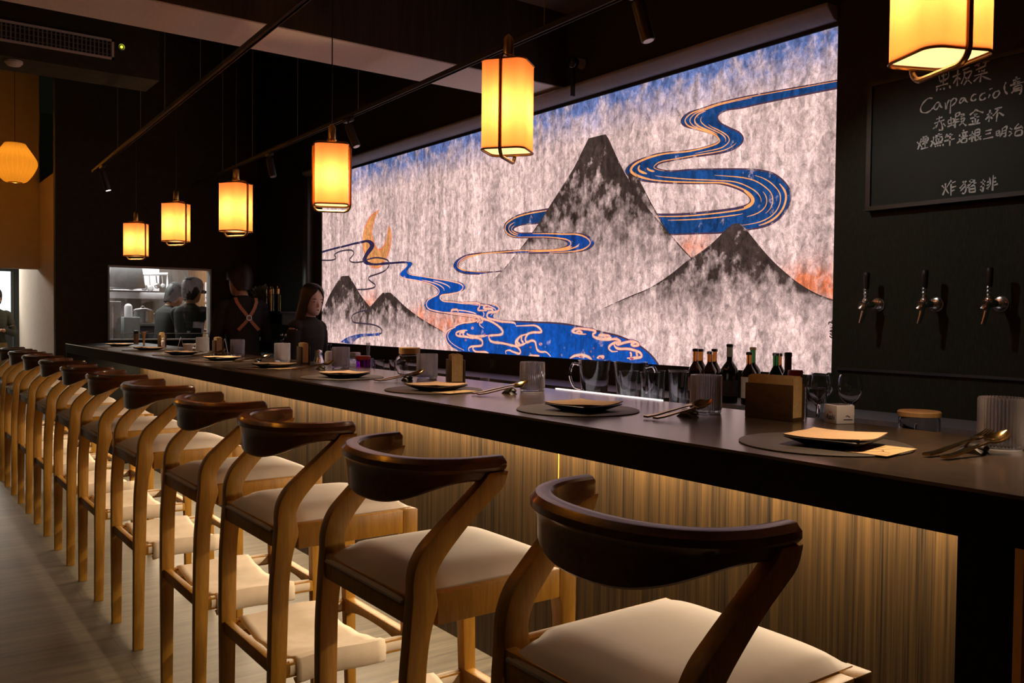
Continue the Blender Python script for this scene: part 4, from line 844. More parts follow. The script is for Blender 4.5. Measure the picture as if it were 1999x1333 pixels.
def tumbler_mesh():
    m = MB()
    R, H = .0435, .107
    m.lathe([(R-.004, 0), (R-.001, .003), (R-.0005, .012, .0), (R, .016, .0013), (R, H-.004, .0013), (R-.0012, H, .0004), (R-.0026, H, .0), (R-.0032, H-.004), (R-.0036, .014), (R-.006, .010)], n=240, rib=40)
    return m
pro = {}
def place(key, make, mats, name, label, cat, loc, rz, group, bev=0):
    if key not in pro:
        o = make().obj(name, mats, bev=bev); pro[key] = o
    else:
        o = pro[key].copy(); C.objects.link(o)
    o.location = loc; o.rotation_euler = (0, 0, rz)
    return tag(o, label, cat, group)
for i, (lab, y, ang, cardq) in enumerate(ST):
    place('mat', lambda: MB().lathe([(.172, 0), (.175, .001), (.175, .0025), (.173, .0035), (.01, .0035)], n=72), 'mat', 'placemat', 'round dark placemat of the '+lab, 'placemat', (1.63, y, T+.0001), 0, 'round placemats')
    a = radians(ang)
    place('plate', plate_mesh, 'plate', 'square_plate', 'square black plate on the placemat of the '+lab, 'plate', (1.625, y-.03, T+.0037), a, 'square black plates')
    def paper():
        m = MB(); n = 8; vs = []; fs = []
        for q in (0, .0022):
            for r in range(n+1):
                for c in range(n+1):
                    u, v = r/n*2-1, c/n*2-1; vs.append((.079*u, .079*v, q+.0035*(u*v)**2+.0015*sin(3*u+2*v)))
        k = (n+1)**2
        for r in range(n):
            for c in range(n):
                p = r*(n+1)+c; fs.append((p, p+1, p+n+2, p+n+1)); fs.append((k+p, k+p+n+1, k+p+n+2, k+p+1))
        for r in range(n):
            for e0, e1 in (((r, 0), (r+1, 0)), ((r+1, n), (r, n)), ((0, r+1), (0, r)), ((n, r), (n, r+1))):
                p, q = e0[0]*(n+1)+e0[1], e1[0]*(n+1)+e1[1]; fs.append((p, q, k+q, k+p))
        return m.add(vs, fs)
    place('paper', paper, 'kraft', 'paper_napkin', 'square kraft paper napkin lying on the plate of the '+lab, 'napkin', (1.625, y-.03, T+.0225), a, 'paper napkins on the plates')
    if cardq:
        if 'card' not in pro:
            t = thing('printed_card', 'tan card with a bird drawing by the plate of the nearest place setting', 'card', (1.63, .97, T+.0037), radians(8), 'printed cards')
            cs_ = MB().box(-.073, .073, -.042, .042, 0, .0012).obj('card_sheet', 'card', t, smooth=False)
            m = MB()
            for q in ([(-.05, .02), (-.03, .03), (-.01, .02), (.0, .0), (-.02, -.012), (-.04, 0), (-.05, .02)], [(.0, .0), (.03, -.008), (.05, -.02)], [(-.02, -.012), (-.03, -.03)], [(.01, .025), (.04, .022)], [(.01, .015), (.05, .012)], [(-.06, -.02), (-.045, -.035)]):
                m.tube([(x, y_, .0013) for x, y_ in catmull(q, 14)], .0012, 4, ry=.0002)
            m.obj('bird_drawing', 'ink', cs_, smooth=False); pro['card'] = t
        else: dup(pro['card'], (1.635, y-.13, T+.0037), radians(10+3*i), 'tan printed card beside the plate of the '+lab)
    if i < 7:
        cy = (.868, 1.625, 2.44, 3.15, 4.0, 4.85, 5.62)[i]
        ca = radians((-6, -3, -2, -3, 0, -3, -2)[i])
        place('rest', rest_mesh, 'plate', 'cutlery_rest', 'small black cutlery rest left of the glass by the '+lab, 'cutlery rest', (1.775, cy-.008, T+.0001), ca, 'cutlery rests')
        c_, s_ = cos(ca), sin(ca)
        place('spoon', spoon_mesh, 'gold', 'gold_spoon', 'dark gold spoon on the cutlery rest of the '+lab, 'spoon', (1.64, cy-.020, T+.002), ca, 'gold spoons')
        place('fork', lambda: spoon_mesh(True), 'gold', 'gold_fork', 'dark gold fork on the cutlery rest of the '+lab, 'fork', (1.642, cy+.016, T+.002), ca, 'gold forks')
for i, (y, x) in enumerate(((.861, 1.893), (1.658, 1.895), (2.457, 1.895), (3.187, 1.898), (4.05, 1.91), (4.77, 1.89), (5.56, 1.905), (6.14, 1.86))):
    place('tumbler', tumbler_mesh, 'rglass', 'ribbed_tumbler', 'ribbed clear tumbler, %s from the right along the counter' % ORD[i], 'glass', (x, y, T+.0002), .1*i, 'ribbed tumblers')
# napkin holders: two wooden boards on a base with a stack of paper napkins between them
def holder(x, y, rz, w, d, label):
    t = thing('napkin_holder', label, 'napkin holder', (x, y, T+.0002), rz, 'wooden napkin holders')
    MB().box(-d/2, -d/2+.008, -w/2, w/2, 0, .094).obj('front_board', 'holder', t, bev=.0015)
    MB().box(d/2-.008, d/2, -w/2, w/2, 0, .094).obj('back_board', 'holder', t, bev=.0015)
    MB().box(-d/2+.0081, d/2-.0081, -w/2, w/2, 0, .008).obj('base', 'holder', t)
    m = MB(); k = 7
    for i in range(k):
        a = -d/2+.010+(d-.020)*i/k; m.box(a, a+(d-.020)/k-.0008, -w/2+.002, w/2-.002, .0085, .112+.002*((i*7) % 3))
    st = m.obj('napkin_stack', 'napkin', t, smooth=False)
    return t
holder(1.945, 1.465, radians(4), .142, .062, 'wooden napkin holder nearest the camera, between two tumblers')
holder(1.885, 2.945, radians(-24), .100, .064, 'wooden napkin holder beside the tumbler of the third place setting')
holder(1.915, 4.53, radians(-10), .110, .05, 'wooden napkin holder in front of the woman')
holder(1.87, 5.84, radians(-8), .12, .055, 'wooden napkin holder left of the man with crossed straps')
holder(1.93, 7.45, radians(-5), .10, .05, 'wooden napkin holder before the kitchen window')
# ---------------------------------------------------------------- bottles and glassware behind the bar
def text_mesh(txt, size, shear=0, bold=0):
    cu = bpy.data.curves.new('txt', 'FONT'); cu.body = txt; cu.size = size; cu.shear = shear; cu.offset = bold; cu.align_x = 'CENTER'; cu.align_y = 'CENTER'
    o = bpy.data.objects.new('txt', cu); C.objects.link(o)
    bpy.context.view_layer.update()
    me = bpy.data.meshes.new_from_object(o.evaluated_get(bpy.context.evaluated_depsgraph_get()))
    vs = [tuple(v.co) for v in me.vertices]; fs = [list(p.vertices) for p in me.polygons]
    bpy.data.objects.remove(o); bpy.data.curves.remove(cu); bpy.data.meshes.remove(me)
    return vs, fs
def bottle(x, y, z, h, rb, rn, sh, mat_, label, cap='black', lab=None, lz=(.03, .10), neck=None, group='bottles behind the bar'):
    # sh = (height where the shoulder starts, height where the neck starts)
    t = thing('bottle', label, 'bottle', (x, y, z), 0, group)
    pr = [(rb*.86, 0), (rb, .004)]+catmull([(rb, sh[0]*.5), (rb, sh[0]), (rb*.82, sh[0]+(sh[1]-sh[0])*.38), (rn*1.25, sh[0]+(sh[1]-sh[0])*.78), (rn, sh[1]), (rn, h-.012)], 18)+[(rn*1.12, h-.011), (rn*1.12, h-.004), (rn, h-.003)]
    gb = MB().lathe(pr, n=28).obj('glass_body', mat_, t)
    MB().lathe([(rn*1.18, h-.012), (rn*1.2, h-.002), (rn*.9, h+.001)], n=20).obj('cap', cap, t)
    if lab: MB().lathe([(rb+.0006, lz[0]), (rb+.0006, lz[1])], n=28, cap=False).obj('label', lab, gb)
    if neck: MB().lathe([(rn+.0012, h-neck[1]), (rn+.0007, h-.011)], n=20, cap=False).obj('neck_foil', neck[0], gb)
    return t
BS = (.125, .175)
bottle(3.04, 2.726, 1.0, .230, .031, .0115, BS, 'amber', 'brown beer bottle furthest left in the row before the mural', lab='label', lz=(.04, .10))
bottle(3.13, 2.775, 1.0, .226, .031, .0118, BS, 'amber', 'brown beer bottle just behind the leftmost bottle of the row')
bottle(3.04, 2.641, 1.0, .221, .031, .0115, BS, 'amber', 'shorter brown beer bottle, second from the left in the row', cap='steel')
bottle(3.13, 2.692, 1.0, .229, .031, .0118, BS, 'amber', 'brown beer bottle behind the second bottle from the left')
bottle(3.04, 2.529, 1.0, .257, .036, .0125, (.14, .19), 'dbottle', 'tallest dark bottle in the row, with a white neck band', neck=('label', .055), lab='blabel')
bottle(3.04, 2.423, 1.0, .226, .032, .0115, BS, 'amber', 'brown bottle with a pale label in the middle of the row', lab='label', lz=(.03, .12))
bottle(3.13, 2.475, 1.0, .244, .034, .0120, (.135, .18), 'green', 'dark green bottle behind the middle brown bottle', cap='holder2')
bottle(3.04, 2.286, 1.0, .228, .031, .0125, BS, 'green', 'green bottle with a silver cap above the large napkin holder', cap='steel')
bottle(3.14, 2.345, 1.0, .222, .031, .0115, BS, 'amber', 'brown bottle behind the silver capped green bottle', cap='black')
bottle(2.26, 1.655, 1.0502, .214, .025, .0095, (.12, .165), 'yglass', 'slim olive bottle with a black neck right of the large napkin holder', neck=('blabel', .055))
t = thing('bottle', 'small green bottle wrapped in red foil with slanted lettering', 'bottle', (2.2, 1.585, 1.0502), 0, 'bottles behind the bar')
MB().lathe([(.020, 0), (.022, .004), (.022, .08), (.021, .10), (.020, .16), (.019, .165)], n=28).obj('glass_body', 'green', t)
rf = MB().lathe([(.0232, .072), (.0225, .12), (.0215, .160), (.0205, .166), (.01, .167)], n=28, cap=False).obj('red_foil', 'redfoil', t)
vs, fs = text_mesh('CLOROCH', .021, .2, .0004)
ca, sa = cos(radians(62)), sin(radians(62)); base = atan2(-2.0, -1.9)
vs = [(u*ca-v*sa, u*sa+v*ca, w) for u, v, w in vs]
MB().add([(.0236*cos(base+u/.0236), .0236*sin(base+u/.0236), .118+v) for u, v, w in vs], fs).obj('lettering', 'kraft', rf, smooth=False)

def glassware(name, prof, label, cat, loc, group=None, mat_='glass', n=40):
    return tag(MB().lathe(prof, n=n).obj(name, mat_, loc=loc), label, cat, group)
def jug(loc, label, rz):
    t = thing('glass_jug', label, 'jug', loc, rz, 'glass jugs')
    MB().lathe([(.040, 0), (.046, .004), (.050, .05), (.060, .135), (.063, .155), (.060, .155), (.057, .135), (.047, .05), (.042, .012), (.01, .010)], n=40).obj('body', 'glass', t)
    MB().tube(catmull([(.056, 0, .135), (.085, 0, .14), (.098, 0, .10), (.082, 0, .055), (.053, 0, .045)], 18), .006, 8, up=Vector((0, 1, 0))).obj('handle', 'glass', t)
jug((2.2, 2.47, 1.0502), 'clear glass jug with handle, left of two behind the counter', radians(120))
jug((2.25, 2.33, 1.0502), 'clear glass jug behind and right of the other jug', radians(-60))
wine = [(.030, 0), (.031, .002), (.006, .006), (.0035, .014), (.0035, .062), (.008, .068), (.026, .085), (.034, .105), (.034, .125), (.029, .155), (.0278, .155), (.0325, .125), (.0325, .106), (.025, .087), (.006, .071)]
for (x, y), lb in zip(((2.21, 1.515), (2.33, 1.585), (2.3, 1.47)), ('stemmed wine glass right beside the red foil bottle', 'stemmed wine glass behind the other wine glasses', 'stemmed wine glass furthest right, behind the white box')):
    glassware('wine_glass', wine, lb, 'wine glass', (x, y, 1.0502), 'wine glasses')
glassware('tall_glass', [(.022, 0), (.026, .003), (.029, .06), (.031, .125), (.0295, .125), (.027, .06), (.024, .012), (.01, .010)], 'tall clear glass in front of the wine glasses', 'glass', (2.12, 1.46, 1.0502))
hi = [(.026, 0), (.029, .003), (.032, .10), (.034, .13), (.0325, .13), (.030, .10), (.027, .012), (.01, .010)]
for k, (x, y) in enumerate(((2.15, 2.235), (2.25, 2.20), (2.33, 2.17), (2.16, 2.14), (2.27, 2.11))):
    glassware('highball_glass', hi, ('clear upright glass right of the jugs, %s of the cluster' % ('front left', 'middle', 'rear', 'front right', 'rearmost right')[k]), 'glass', (x, y, 1.0502), 'glass cluster right of the jugs')
for k, (x, y) in enumerate(((2.15, 4.10), (2.22, 4.06), (2.3, 4.12), (2.2, 3.97))):
    glassware('small_glass', [(.022, 0), (.025, .002), (.028, .085), (.0268, .085), (.0236, .01), (.01, .009)], 'small clear glass between the purple jar and the corked jar, %s' % ('front left', 'middle', 'rear', 'front right')[k], 'glass', (x, y, 1.0502), 'small glasses by the purple jar')
# round corked jar on the counter
t = thing('glass_jar', 'round clear glass jar with a wide cork lid on the counter', 'jar', (1.965, 3.455, T+.0002))
MB().lathe([(.040, 0), (.052, .006), (.062, .03), (.064, .05), (.058, .078), (.046, .09), (.042, .095), (.040, .095), (.044, .088), (.056, .076), (.061, .05), (.059, .031), (.05, .010), (.01, .008)], n=48).obj('body', 'glass', t)
MB().lathe([(.039, .0952), (.047, .0954), (.048, .122), (.044, .124)], n=36).obj('lid', 'cork', t)
t = thing('glass_canister', 'low clear canister with a flat bamboo lid, behind the nearest place setting', 'jar', (2.2, 1.205, 1.0502))
MB().lathe([(.046, 0), (.050, .004), (.050, .058), (.047, .066), (.045, .066), (.0475, .057), (.0475, .01), (.01, .008)], n=40).obj('body', 'glass', t)
MB().lathe([(.050, .0662), (.053, .068), (.053, .078), (.050, .081)], n=40).obj('lid', 'cork', t)
MB().tube([(-.046, -.02, .056), (-.053, -.02, .05), (-.054, -.02, .03)], .0025, 6).obj('wire_clasp', 'chrome', t)
# white promotional box with lettering
t = thing('white_box', 'small white box with dark lettering and a red mark on the counter edge', 'box', (2.012, 1.315, T+.0002), radians(-22))
bx_ = MB().box(-.026, .026, -.027, .027, 0, .047).obj('box_body', 'wplastic', t, bev=.002)
vs, fs = text_mesh('Asahi', .019, .18, .0005)
MB().add([(-.0263, -u*.88, .0155+v) for u, v, w in vs], fs).obj('lettering', 'navy', bx_, smooth=False)
vs, fs = text_mesh('Beer', .0075, .1, .0002)
MB().add([(-.0263, -u-.001, .0285+v) for u, v, w in vs], fs).obj('red_mark', 'redp', bx_, smooth=False)
m = MB(); m.tube([(.0, -.0271, .020), (.006, -.0271, .022), (.012, -.0271, .017)], .0016, 4, ry=.0002); m.tube([(-.006, -.0271, .011), (.020, -.0271, .011)], .001, 4)
m.obj('side_print', 'navy', bx_, smooth=False)
MB().box(-.018, .018, -.018, .018, .0471, .0474).obj('slot', 'black', bx_, smooth=False)
# things on the work counter towards the woman
t = thing('pump_bottle', 'white pump bottle with a black pump head', 'bottle', (2.15, 4.712, 1.0502))
MB().lathe([(.024, 0), (.026, .004), (.026, .095), (.020, .108), (.011, .112)], n=28).obj('body', 'wplastic', t)
m = MB(); m.lathe([(.012, .112), (.013, .124), (.006, .126), (.006, .140), (.014, .142), (.014, .152)], n=16); m.tube([(0, 0, .147), (-.02, -.02, .148), (-.032, -.03, .138)], .005, 8); m.obj('pump', 'black', t)
tag(MB().lathe([(.030, 0), (.034, .004), (.034, .03), (.024, .06), (.019, .085), (.021, .095), (.018, .108), (.006, .112)], n=32).obj('cocktail_shaker', 'chrome', loc=(2.15, 4.86, 1.0502)), 'small chrome shaker beside the white pump bottle', 'shaker')
t = thing('clear_container', 'clear square container with a white lid, left of the purple jar', 'container', (2.14, 4.36, 1.0502), .3)
MB().loft([[(a, b, z) for a, b in rrect(w, w, .012, 4)] for w, z in ((.066, 0), (.07, .004), (.072, .095), (.068, .095), (.066, .008))]).obj('body', 'rglass', t)
MB().loft([[(a, b, z) for a, b in rrect(w, w, .012, 4)] for w, z in ((.05, .0952), (.05, .112), (.044, .116))]).obj('lid', 'wplastic', t)
t = thing('purple_jar', 'purple glass jar with a flared foot', 'jar', (2.12, 4.10+.02, 1.0502))
MB().lathe([(.044, 0), (.045, .006), (.036, .022), (.034, .03), (.038, .045), (.038, .09), (.034, .094)], n=36).obj('body', 'purple', t)
MB().lathe([(.0385, .082), (.0395, .086), (.0395, .1), (.036, .103)], n=36).obj('lid', 'redfoil', t)
t.location = (2.12, 4.22, 1.0502)
t = thing('utensil_cup', 'steel cup of stirring spoons behind the purple jar', 'cup', (2.24, 4.40, 1.0502))
MB().lathe([(.026, 0), (.030, .08), (.0285, .08), (.025, .006)], n=24).obj('cup', 'steel', t)
for k in range(4): MB().cyl((.004*k-.006, .003*k, .01), (.012*k-.02, .010*k-.02, .165), .0022, 6).obj('spoon_handle', 'steel', t)
tag(MB().lathe([(.018, 0), (.020, .003), (.020, .055), (.0185, .055), (.017, .006)], n=28).obj('white_cup', 'wplastic', loc=(2.12, 3.08, 1.0502)), 'small white cup behind the corked jar and napkin holder', 'cup')
t = thing('wall_socket', 'black wall socket below the mural', 'socket', (3.289, 4.672, 1.06))
pl_ = MB().box(-.008, 0, -.04, .04, -.03, .03).obj('plate', 'black', t, bev=.002)
MB().box(-.0095, -.0082, -.012, .012, -.014, .014).obj('outlet', 'mould', pl_)
# far end of the counter
t = thing('coffee_cup', 'white handled bowl cup near the far napkin holder', 'cup', (1.86, 6.46, T+.0002), .5)
MB().lathe([(.022, 0), (.026, .004), (.036, .03), (.045, .052), (.043, .052), (.034, .03), (.02, .008)], n=32).obj('bowl', 'wplastic', t)
MB().tube(catmull([(.0, -.042, .045), (.0, -.066, .052), (.0, -.066, .024), (.0, -.036, .022)], 14), .005, 8, up=Vector((1, 0, 0))).obj('handle', 'wplastic', t)
def menu(x, y, rz, w, h, label):
    t = thing('table_sign', label, 'sign', (x, y, T+.0002), rz)
    m = MB(); m.loft([[(-.022, -w/2, 0), (-.020, -w/2, 0), (-.020, w/2, 0), (-.022, w/2, 0)], [(.001, -w/2, h), (.003, -w/2, h), (.003, w/2, h), (.001, w/2, h)]])
    m.obj('front_card', 'wplastic', t, smooth=False)
    m = MB(); m.loft([[(.024, -w/2, 0), (.026, -w/2, 0), (.026, w/2, 0), (.024, w/2, 0)], [(.0035, -w/2, h), (.0055, -w/2, h), (.0055, w/2, h), (.0035, w/2, h)]])
    m.obj('back_card', 'wplastic', t, smooth=False)
menu(1.97, 6.02, radians(-20), .075, .098, 'blank white folded table sign right of a napkin holder')
menu(1.98, 7.10, radians(-15), .10, .085, 'blank white folded table sign before the kitchen window')
t = thing('pepper_mill', 'brown wooden pepper mill with dark top at the far end', 'mill', (1.93, 8.30, T+.0002))
MB().lathe([(.020, 0), (.021, .003), (.019, .05), (.020, .085), (.017, .088)], n=24).obj('body', 'holder2', t)
MB().lathe([(.017, .0885), (.019, .094), (.018, .112), (.006, .118)], n=24).obj('top', 'holder', t)
tag(MB().lathe([(.007, 0), (.010, .05), (.020, .11), (.021, .114), (.018, .114)], n=24).obj('wooden_cone', 'holder2', loc=(1.89, 7.86, T+.0002)), 'slim wooden cone standing between mill and black bottle', 'cone')
bottle(1.99, 7.62, T+.0002, .118, .021, .008, (.07, .095), 'dbottle', 'short black sauce bottle left of the farthest napkin holder', group='sauce bottles')
bottle(1.90, 7.30, T+.0002, .075, .012, .006, (.045, .06), 'wplastic', 'tiny white bottle in front of the farthest napkin holder', cap='wplastic', group='sauce bottles')
# shelf by the far corner: plant, gold canisters, coffee machine on the work counter
sh = thing('wall_shelf', 'black shelf on the dark wall in the far corner', 'shelf', (3.289, 7.95, 1.40))
MB().box(-.38, 0, -.55, .3, -.02, 0).obj('board', 'black', sh, bev=.002)
for y in (-.4, .2): MB().box(-.3, 0, y-.01, y+.01, -.12, -.0201).obj('bracket', 'black', sh)
pl = thing('dried_plant', 'bushy pale dried plant in a pot on the corner shelf', 'plant', (2.98, 8.05, 1.4002))
MB().lathe([(.035, 0), (.045, .01), (.05, .08), (.046, .08), (.04, .01)], n=24).obj('pot', 'black', pl)
m = MB(); random.seed(3)
for k in range(120):
    a = random.uniform(0, 2*pi); e = random.uniform(.1, 1.35); L = random.uniform(.08, .19)
    d = Vector((cos(a)*cos(e), sin(a)*cos(e), sin(e))); p0 = Vector((0, 0, .075)); p1 = p0+d*L
    s_ = d.cross(Vector((random.random(), random.random(), random.random()))).normalized()*.013
    m.add([p1-d*.035, p1-s_, p1+d*.016, p1+s_], [(0, 1, 2, 3)])
m.obj('foliage', 'leaf', pl, smooth=False)
m = MB()
for k in range(16):
    a = k*2.4; e = .4+.9*((k*7) % 10)/10; d = Vector((cos(a)*cos(e), sin(a)*cos(e), sin(e))); m.cyl((0, 0, .06), Vector((0, 0, .075))+d*.13, .002, 5)
m.obj('stems', 'leaf', pl)
for (x, y), lb in zip(((3.0, 7.87), (3.0, 7.70)), ('tall gold canister beside the dried plant', 'gold and olive canister furthest right on the corner shelf')):
    t = thing('gold_canister', lb, 'canister', (x, y, 1.4002), 0, 'canisters on the corner shelf')
    MB().lathe([(.03, 0), (.034, .003), (.034, .15), (.03, .155)], n=24).obj('body', 'gold' if y > 7.8 else 'yglass', t)
    MB().lathe([(.031, .1552), (.035, .158), (.035, .205), (.012, .215), (.01, .23), (.004, .236)], n=24).obj('lid', 'gold', t)
cf = thing('coffee_machine', 'chrome coffee machine with a white cup box on top, left of the woman', 'coffee machine', (3.08, 7.38, 1.0002), .25)
MB().box(-.10, .14, -.12, .12, 0, .05).obj('drip_base', 'black', cf, bev=.006)
MB().box(.02, .14, -.12, .12, .0501, .17).obj('body', 'black', cf, bev=.008)
MB().box(-.12, .14, -.13, .13, .1701, .205).obj('head', 'black', cf, bev=.008)
for y in (-.06, .05):
    m = MB(); m.cyl((-.07, y, .17), (-.07, y, .14), .028, 16); m.tube([(-.07, y, .15), (-.12, y-.02, .147), (-.18, y-.03, .14)], [.008, .010, .012], 10); m.obj('portafilter', 'chrome', cf)
for y in (-.09, -.03, .04, .09): MB().ball((-.118, y, .188), .018).obj('knob', 'chrome', cf)
MB().tube([(-.09, .10, .16), (-.11, .10, .10), (-.12, .105, .06)], .005, 8).obj('steam_wand', 'chrome', cf)
MB().box(-.07, .05, -.07, .03, .2052, .275).obj('cup_box', 'wplastic', cf, bev=.004)
# ---------------------------------------------------------------- people
def remeshed(m, name, mat_, parent, voxel, smooth=3):
    o = m.obj(name, mat_, parent)
    r = o.modifiers.new('r', 'REMESH'); r.mode = 'VOXEL'; r.voxel_size = voxel
    s_ = o.modifiers.new('s', 'SMOOTH'); s_.iterations = smooth; s_.factor = .5
    bpy.context.view_layer.update()
    me = bpy.data.meshes.new_from_object(o.evaluated_get(bpy.context.evaluated_depsgraph_get()))
    o.modifiers.clear(); old = o.data; o.data = me; bpy.data.meshes.remove(old)
    me.name = name
    if not me.materials: me.materials.append(MT[mat_])
    me.polygons.foreach_set('use_smooth', [True]*len(me.polygons))
    return o
def ell(c, rx, ry, z, n=20, q=2.0):
    def sg(v): return math.copysign(abs(v)**(2/q), v)
    return [(c[0]+rx*sg(cos(2*pi*i/n)), c[1]+ry*sg(sin(2*pi*i/n)), z) for i in range(n)]
def limb(m, pts, rs, n=12): m.tube(catmull([Vector(p) for p in pts], len(pts)*4), [a[0] for a in catmull([(r,) for r in rs], len(pts)*4)], n)
def person(label, loc, head, H, arms, cloth, trousers, hair, skin='skin', lean=0., turn=0., female=False, vox=.0085, straps=False, cap=False, face=False, phone=False, nod=0.):
    t = thing('person', label, 'person', loc, head)
    k = H/1.70; wS = .84 if female else .90
    def L(p):          # lean the upper body forward about the hips
        x, y, z = p; h = .92*k
        if z <= h or not lean: return (x, y, z)
        return (x, y*cos(lean)+(z-h)*sin(lean), h+(z-h)*cos(lean)-y*sin(lean))
    def HD(p):         # head turn and nod about the neck
        x, y, z = p; n0 = 1.44*k
        w = min(1, max(0, (z-n0)/(.06*k)))
        a = turn*w; x, y = x*cos(a)-y*sin(a), x*sin(a)+y*cos(a)
        b = nod*w; dz = z-n0; y, z = y*cos(b)+dz*sin(b), n0+dz*cos(b)-y*sin(b)
        return L((x, y, z))
    def torso(g, top=True):
        secs = [(.80, .155, .105, 0), (.88, .165, .112, 0), (.96, .150, .105, 0), (1.06, .132, .098, .004), (1.18, .150, .108, .006), (1.28, .165, .112, .004), (1.36, .170, .098, -.004), (1.405, .135, .078, -.008), (1.43, .075, .062, -.006)]
        r = [[L(p) for p in ell((0, c*k), (a*wS+g)*k, (b*wS+g)*k, z*k, 24, 2.4)] for z, a, b, c in secs]
        return r
    def legs(m, g):
        for s in (-1, 1):
            limb(m, [(s*.085*k, 0, .86*k), (s*.09*k, .01*k, .66*k), (s*.092*k, .012*k, .47*k), (s*.095*k, -.008*k, .28*k), (s*.097*k, -.012*k, .07*k)], [(.085*wS+g)*k, (.076*wS+g)*k, (.054+g)*k, (.052+g)*k, (.038+g)*k])
    sh = {s: L((s*.178*wS*k, -.006*k, 1.365*k)) for s in (-1, 1)}
    def arm_pts(s):
        e, w = arms[s]; a = Vector(sh[s]); e = Vector(e)*k; w = Vector(w)*k
        return a, e, w
    m = MB()
    m.loft(torso(0)); legs(m, 0)
    for s in (-1, 1): m.loft([[(s*.097*k+x*.045*k*f, y, z) for x, z in ((1, 0), (.9, h), (0, h*1.25), (-.9, h), (-1, 0))] for y, f, h in ((-.05*k, .8, .05*k), (.03*k, 1, .07*k), (.12*k, 1.05, .045*k), (.18*k, .8, .025*k))])
    m.loft([[HD(p) for p in ell((0, c*k), a*k, b*k, z*k, 18)] for z, a, b, c in ((1.40, .064, .06, -.008), (1.44, .055, .056, -.004), (1.50, .053, .055, .008))])
    hs = [(1.462, .026, .030, .052), (1.475, .042, .050, .042), (1.492, .054, .068, .030), (1.515, .064, .082, .018), (1.545, .0715, .092, .008), (1.58, .0765, .097, .002), (1.615, .0775, .097, -.002), (1.65, .072, .088, -.004), (1.68, .056, .066, -.006), (1.697, .030, .036, -.006)]
    m.loft([[HD(p) for p in ell((0, c*k), a*k, b*k, z*k, 20, 2.2)] for z, a, b, c in hs])
    # nose, brow, lips, chin and ears
    m.loft([[HD(((x*a)*k, (y0+y*b)*k, z*k)) for x, y in ((-1, -.4), (-.6, .6), (0, 1), (.6, .6), (1, -.4))] for z, a, b, y0 in ((1.588, .007, .010, .094), (1.565, .010, .017, .098), (1.548, .015, .024, .097), (1.540, .012, .012, .094))])
    for s in (-1, 1):
        m.loft([[HD(((s*(.076+.010*q))*k, (-.012+.016*cos(a))*k, (1.562+.030*sin(a))*k)) for a in [2*pi*i/10 for i in range(10)]] for q in (0, 1)])
    # arms and five-fingered hands
    hands = {}
    for s in (-1, 1):
        a, e, w = arm_pts(s)
        limb(m, [a, a+(e-a)*.5, e, e+(w-e)*.45, w], [.050*k, .044*k, .037*k, .034*k, .025*k])
        d = (w-e).normalized(); side = Vector((-s, 0, 0)); side = (side-d*side.dot(d)).normalized(); nrm = d.cross(side)
        pr = [w+d*.0*k, w+d*.03*k, w+d*.085*k]
        m.loft([[p+side*cos(q)*ra*k+nrm*sin(q)*rb*k for q in [2*pi*i/10 for i in range(10)]] for p, ra, rb in zip(pr, (.024, .036, .040), (.018, .016, .013))])
        pl = w+d*.08*k
        for f, (off, ln) in enumerate(((.030, .068), (.010, .078), (-.010, .072), (-.029, .056))):
            b = pl+side*off*k; c1 = b+d*ln*.45*k+nrm*.004*k; c2 = b+d*ln*.78*k+nrm*.018*k; c3 = b+d*ln*.92*k+nrm*.034*k
            m.tube([b-d*.012*k, b, c1, c2, c3], [.0105*k, .0100*k, .0092*k, .0085*k, .0070*k], 8)
        b = w+d*.028*k+side*.026*k
        m.tube([b, b+side*.026*k+d*.024*k+nrm*.008*k, b+side*.034*k+d*.050*k+nrm*.018*k, b+side*.030*k+d*.068*k+nrm*.026*k], [.014*k, .012*k, .0105*k, .0085*k], 8)
    bd = remeshed(m, 'body', skin, t, vox*.8)
    # shirt with sleeves
    m = MB(); rr = torso(.012); m.loft(rr)
    for s in (-1, 1):
        a, e, w = arm_pts(s); limb(m, [a+Vector((-s*.04*k, 0, 0)), a+(e-a)*.08, a+(e-a)*.5, e, e+(w-e)*.5, e+(w-e)*.93], [.058*k, .060*k, .055*k, .050*k, .046*k, .040*k])
    m.loft([[HD(p) for p in ell((0, c*k), a*k, b*k, z*k, 18)] for z, a, b, c in ((1.39, .085, .074, -.008), (1.43, .070, .068, -.006), (1.448, .064, .063, -.004))])
    remeshed(m, 'shirt', cloth, t, vox)
    m = MB(); m.loft([[p for p in ell((0, 0), (a*wS+.016)*k, (b*wS+.016)*k, z*k, 24, 2.4)] for z, a, b in ((.79, .155, .105), (.86, .166, .112), (.93, .160, .110), (.955, .152, .106))]); legs(m, .014)
    remeshed(m, 'trousers', trousers, t, vox)
    # hair
    def cshell(zs, name, mat_, n=22):
        mm = MB(); rings = []
        for z, ro_x, ro_y, ri_x, ri_y, c, op in zs:
            o1 = [(ro_x*sin(a), c-ro_y*cos(a)) for a in [(-pi+op)+(2*pi-2*op)*i/n for i in range(n+1)]]
            i1 = [(ri_x*sin(a), c-ri_y*cos(a)) for a in [(-pi+op)+(2*pi-2*op)*i/n for i in range(n, -1, -1)]]
            rings.append([HD((x*k, y*k, z*k)) for x, y in o1+i1])
        mm.loft(rings); return mm.obj(name, mat_, t)
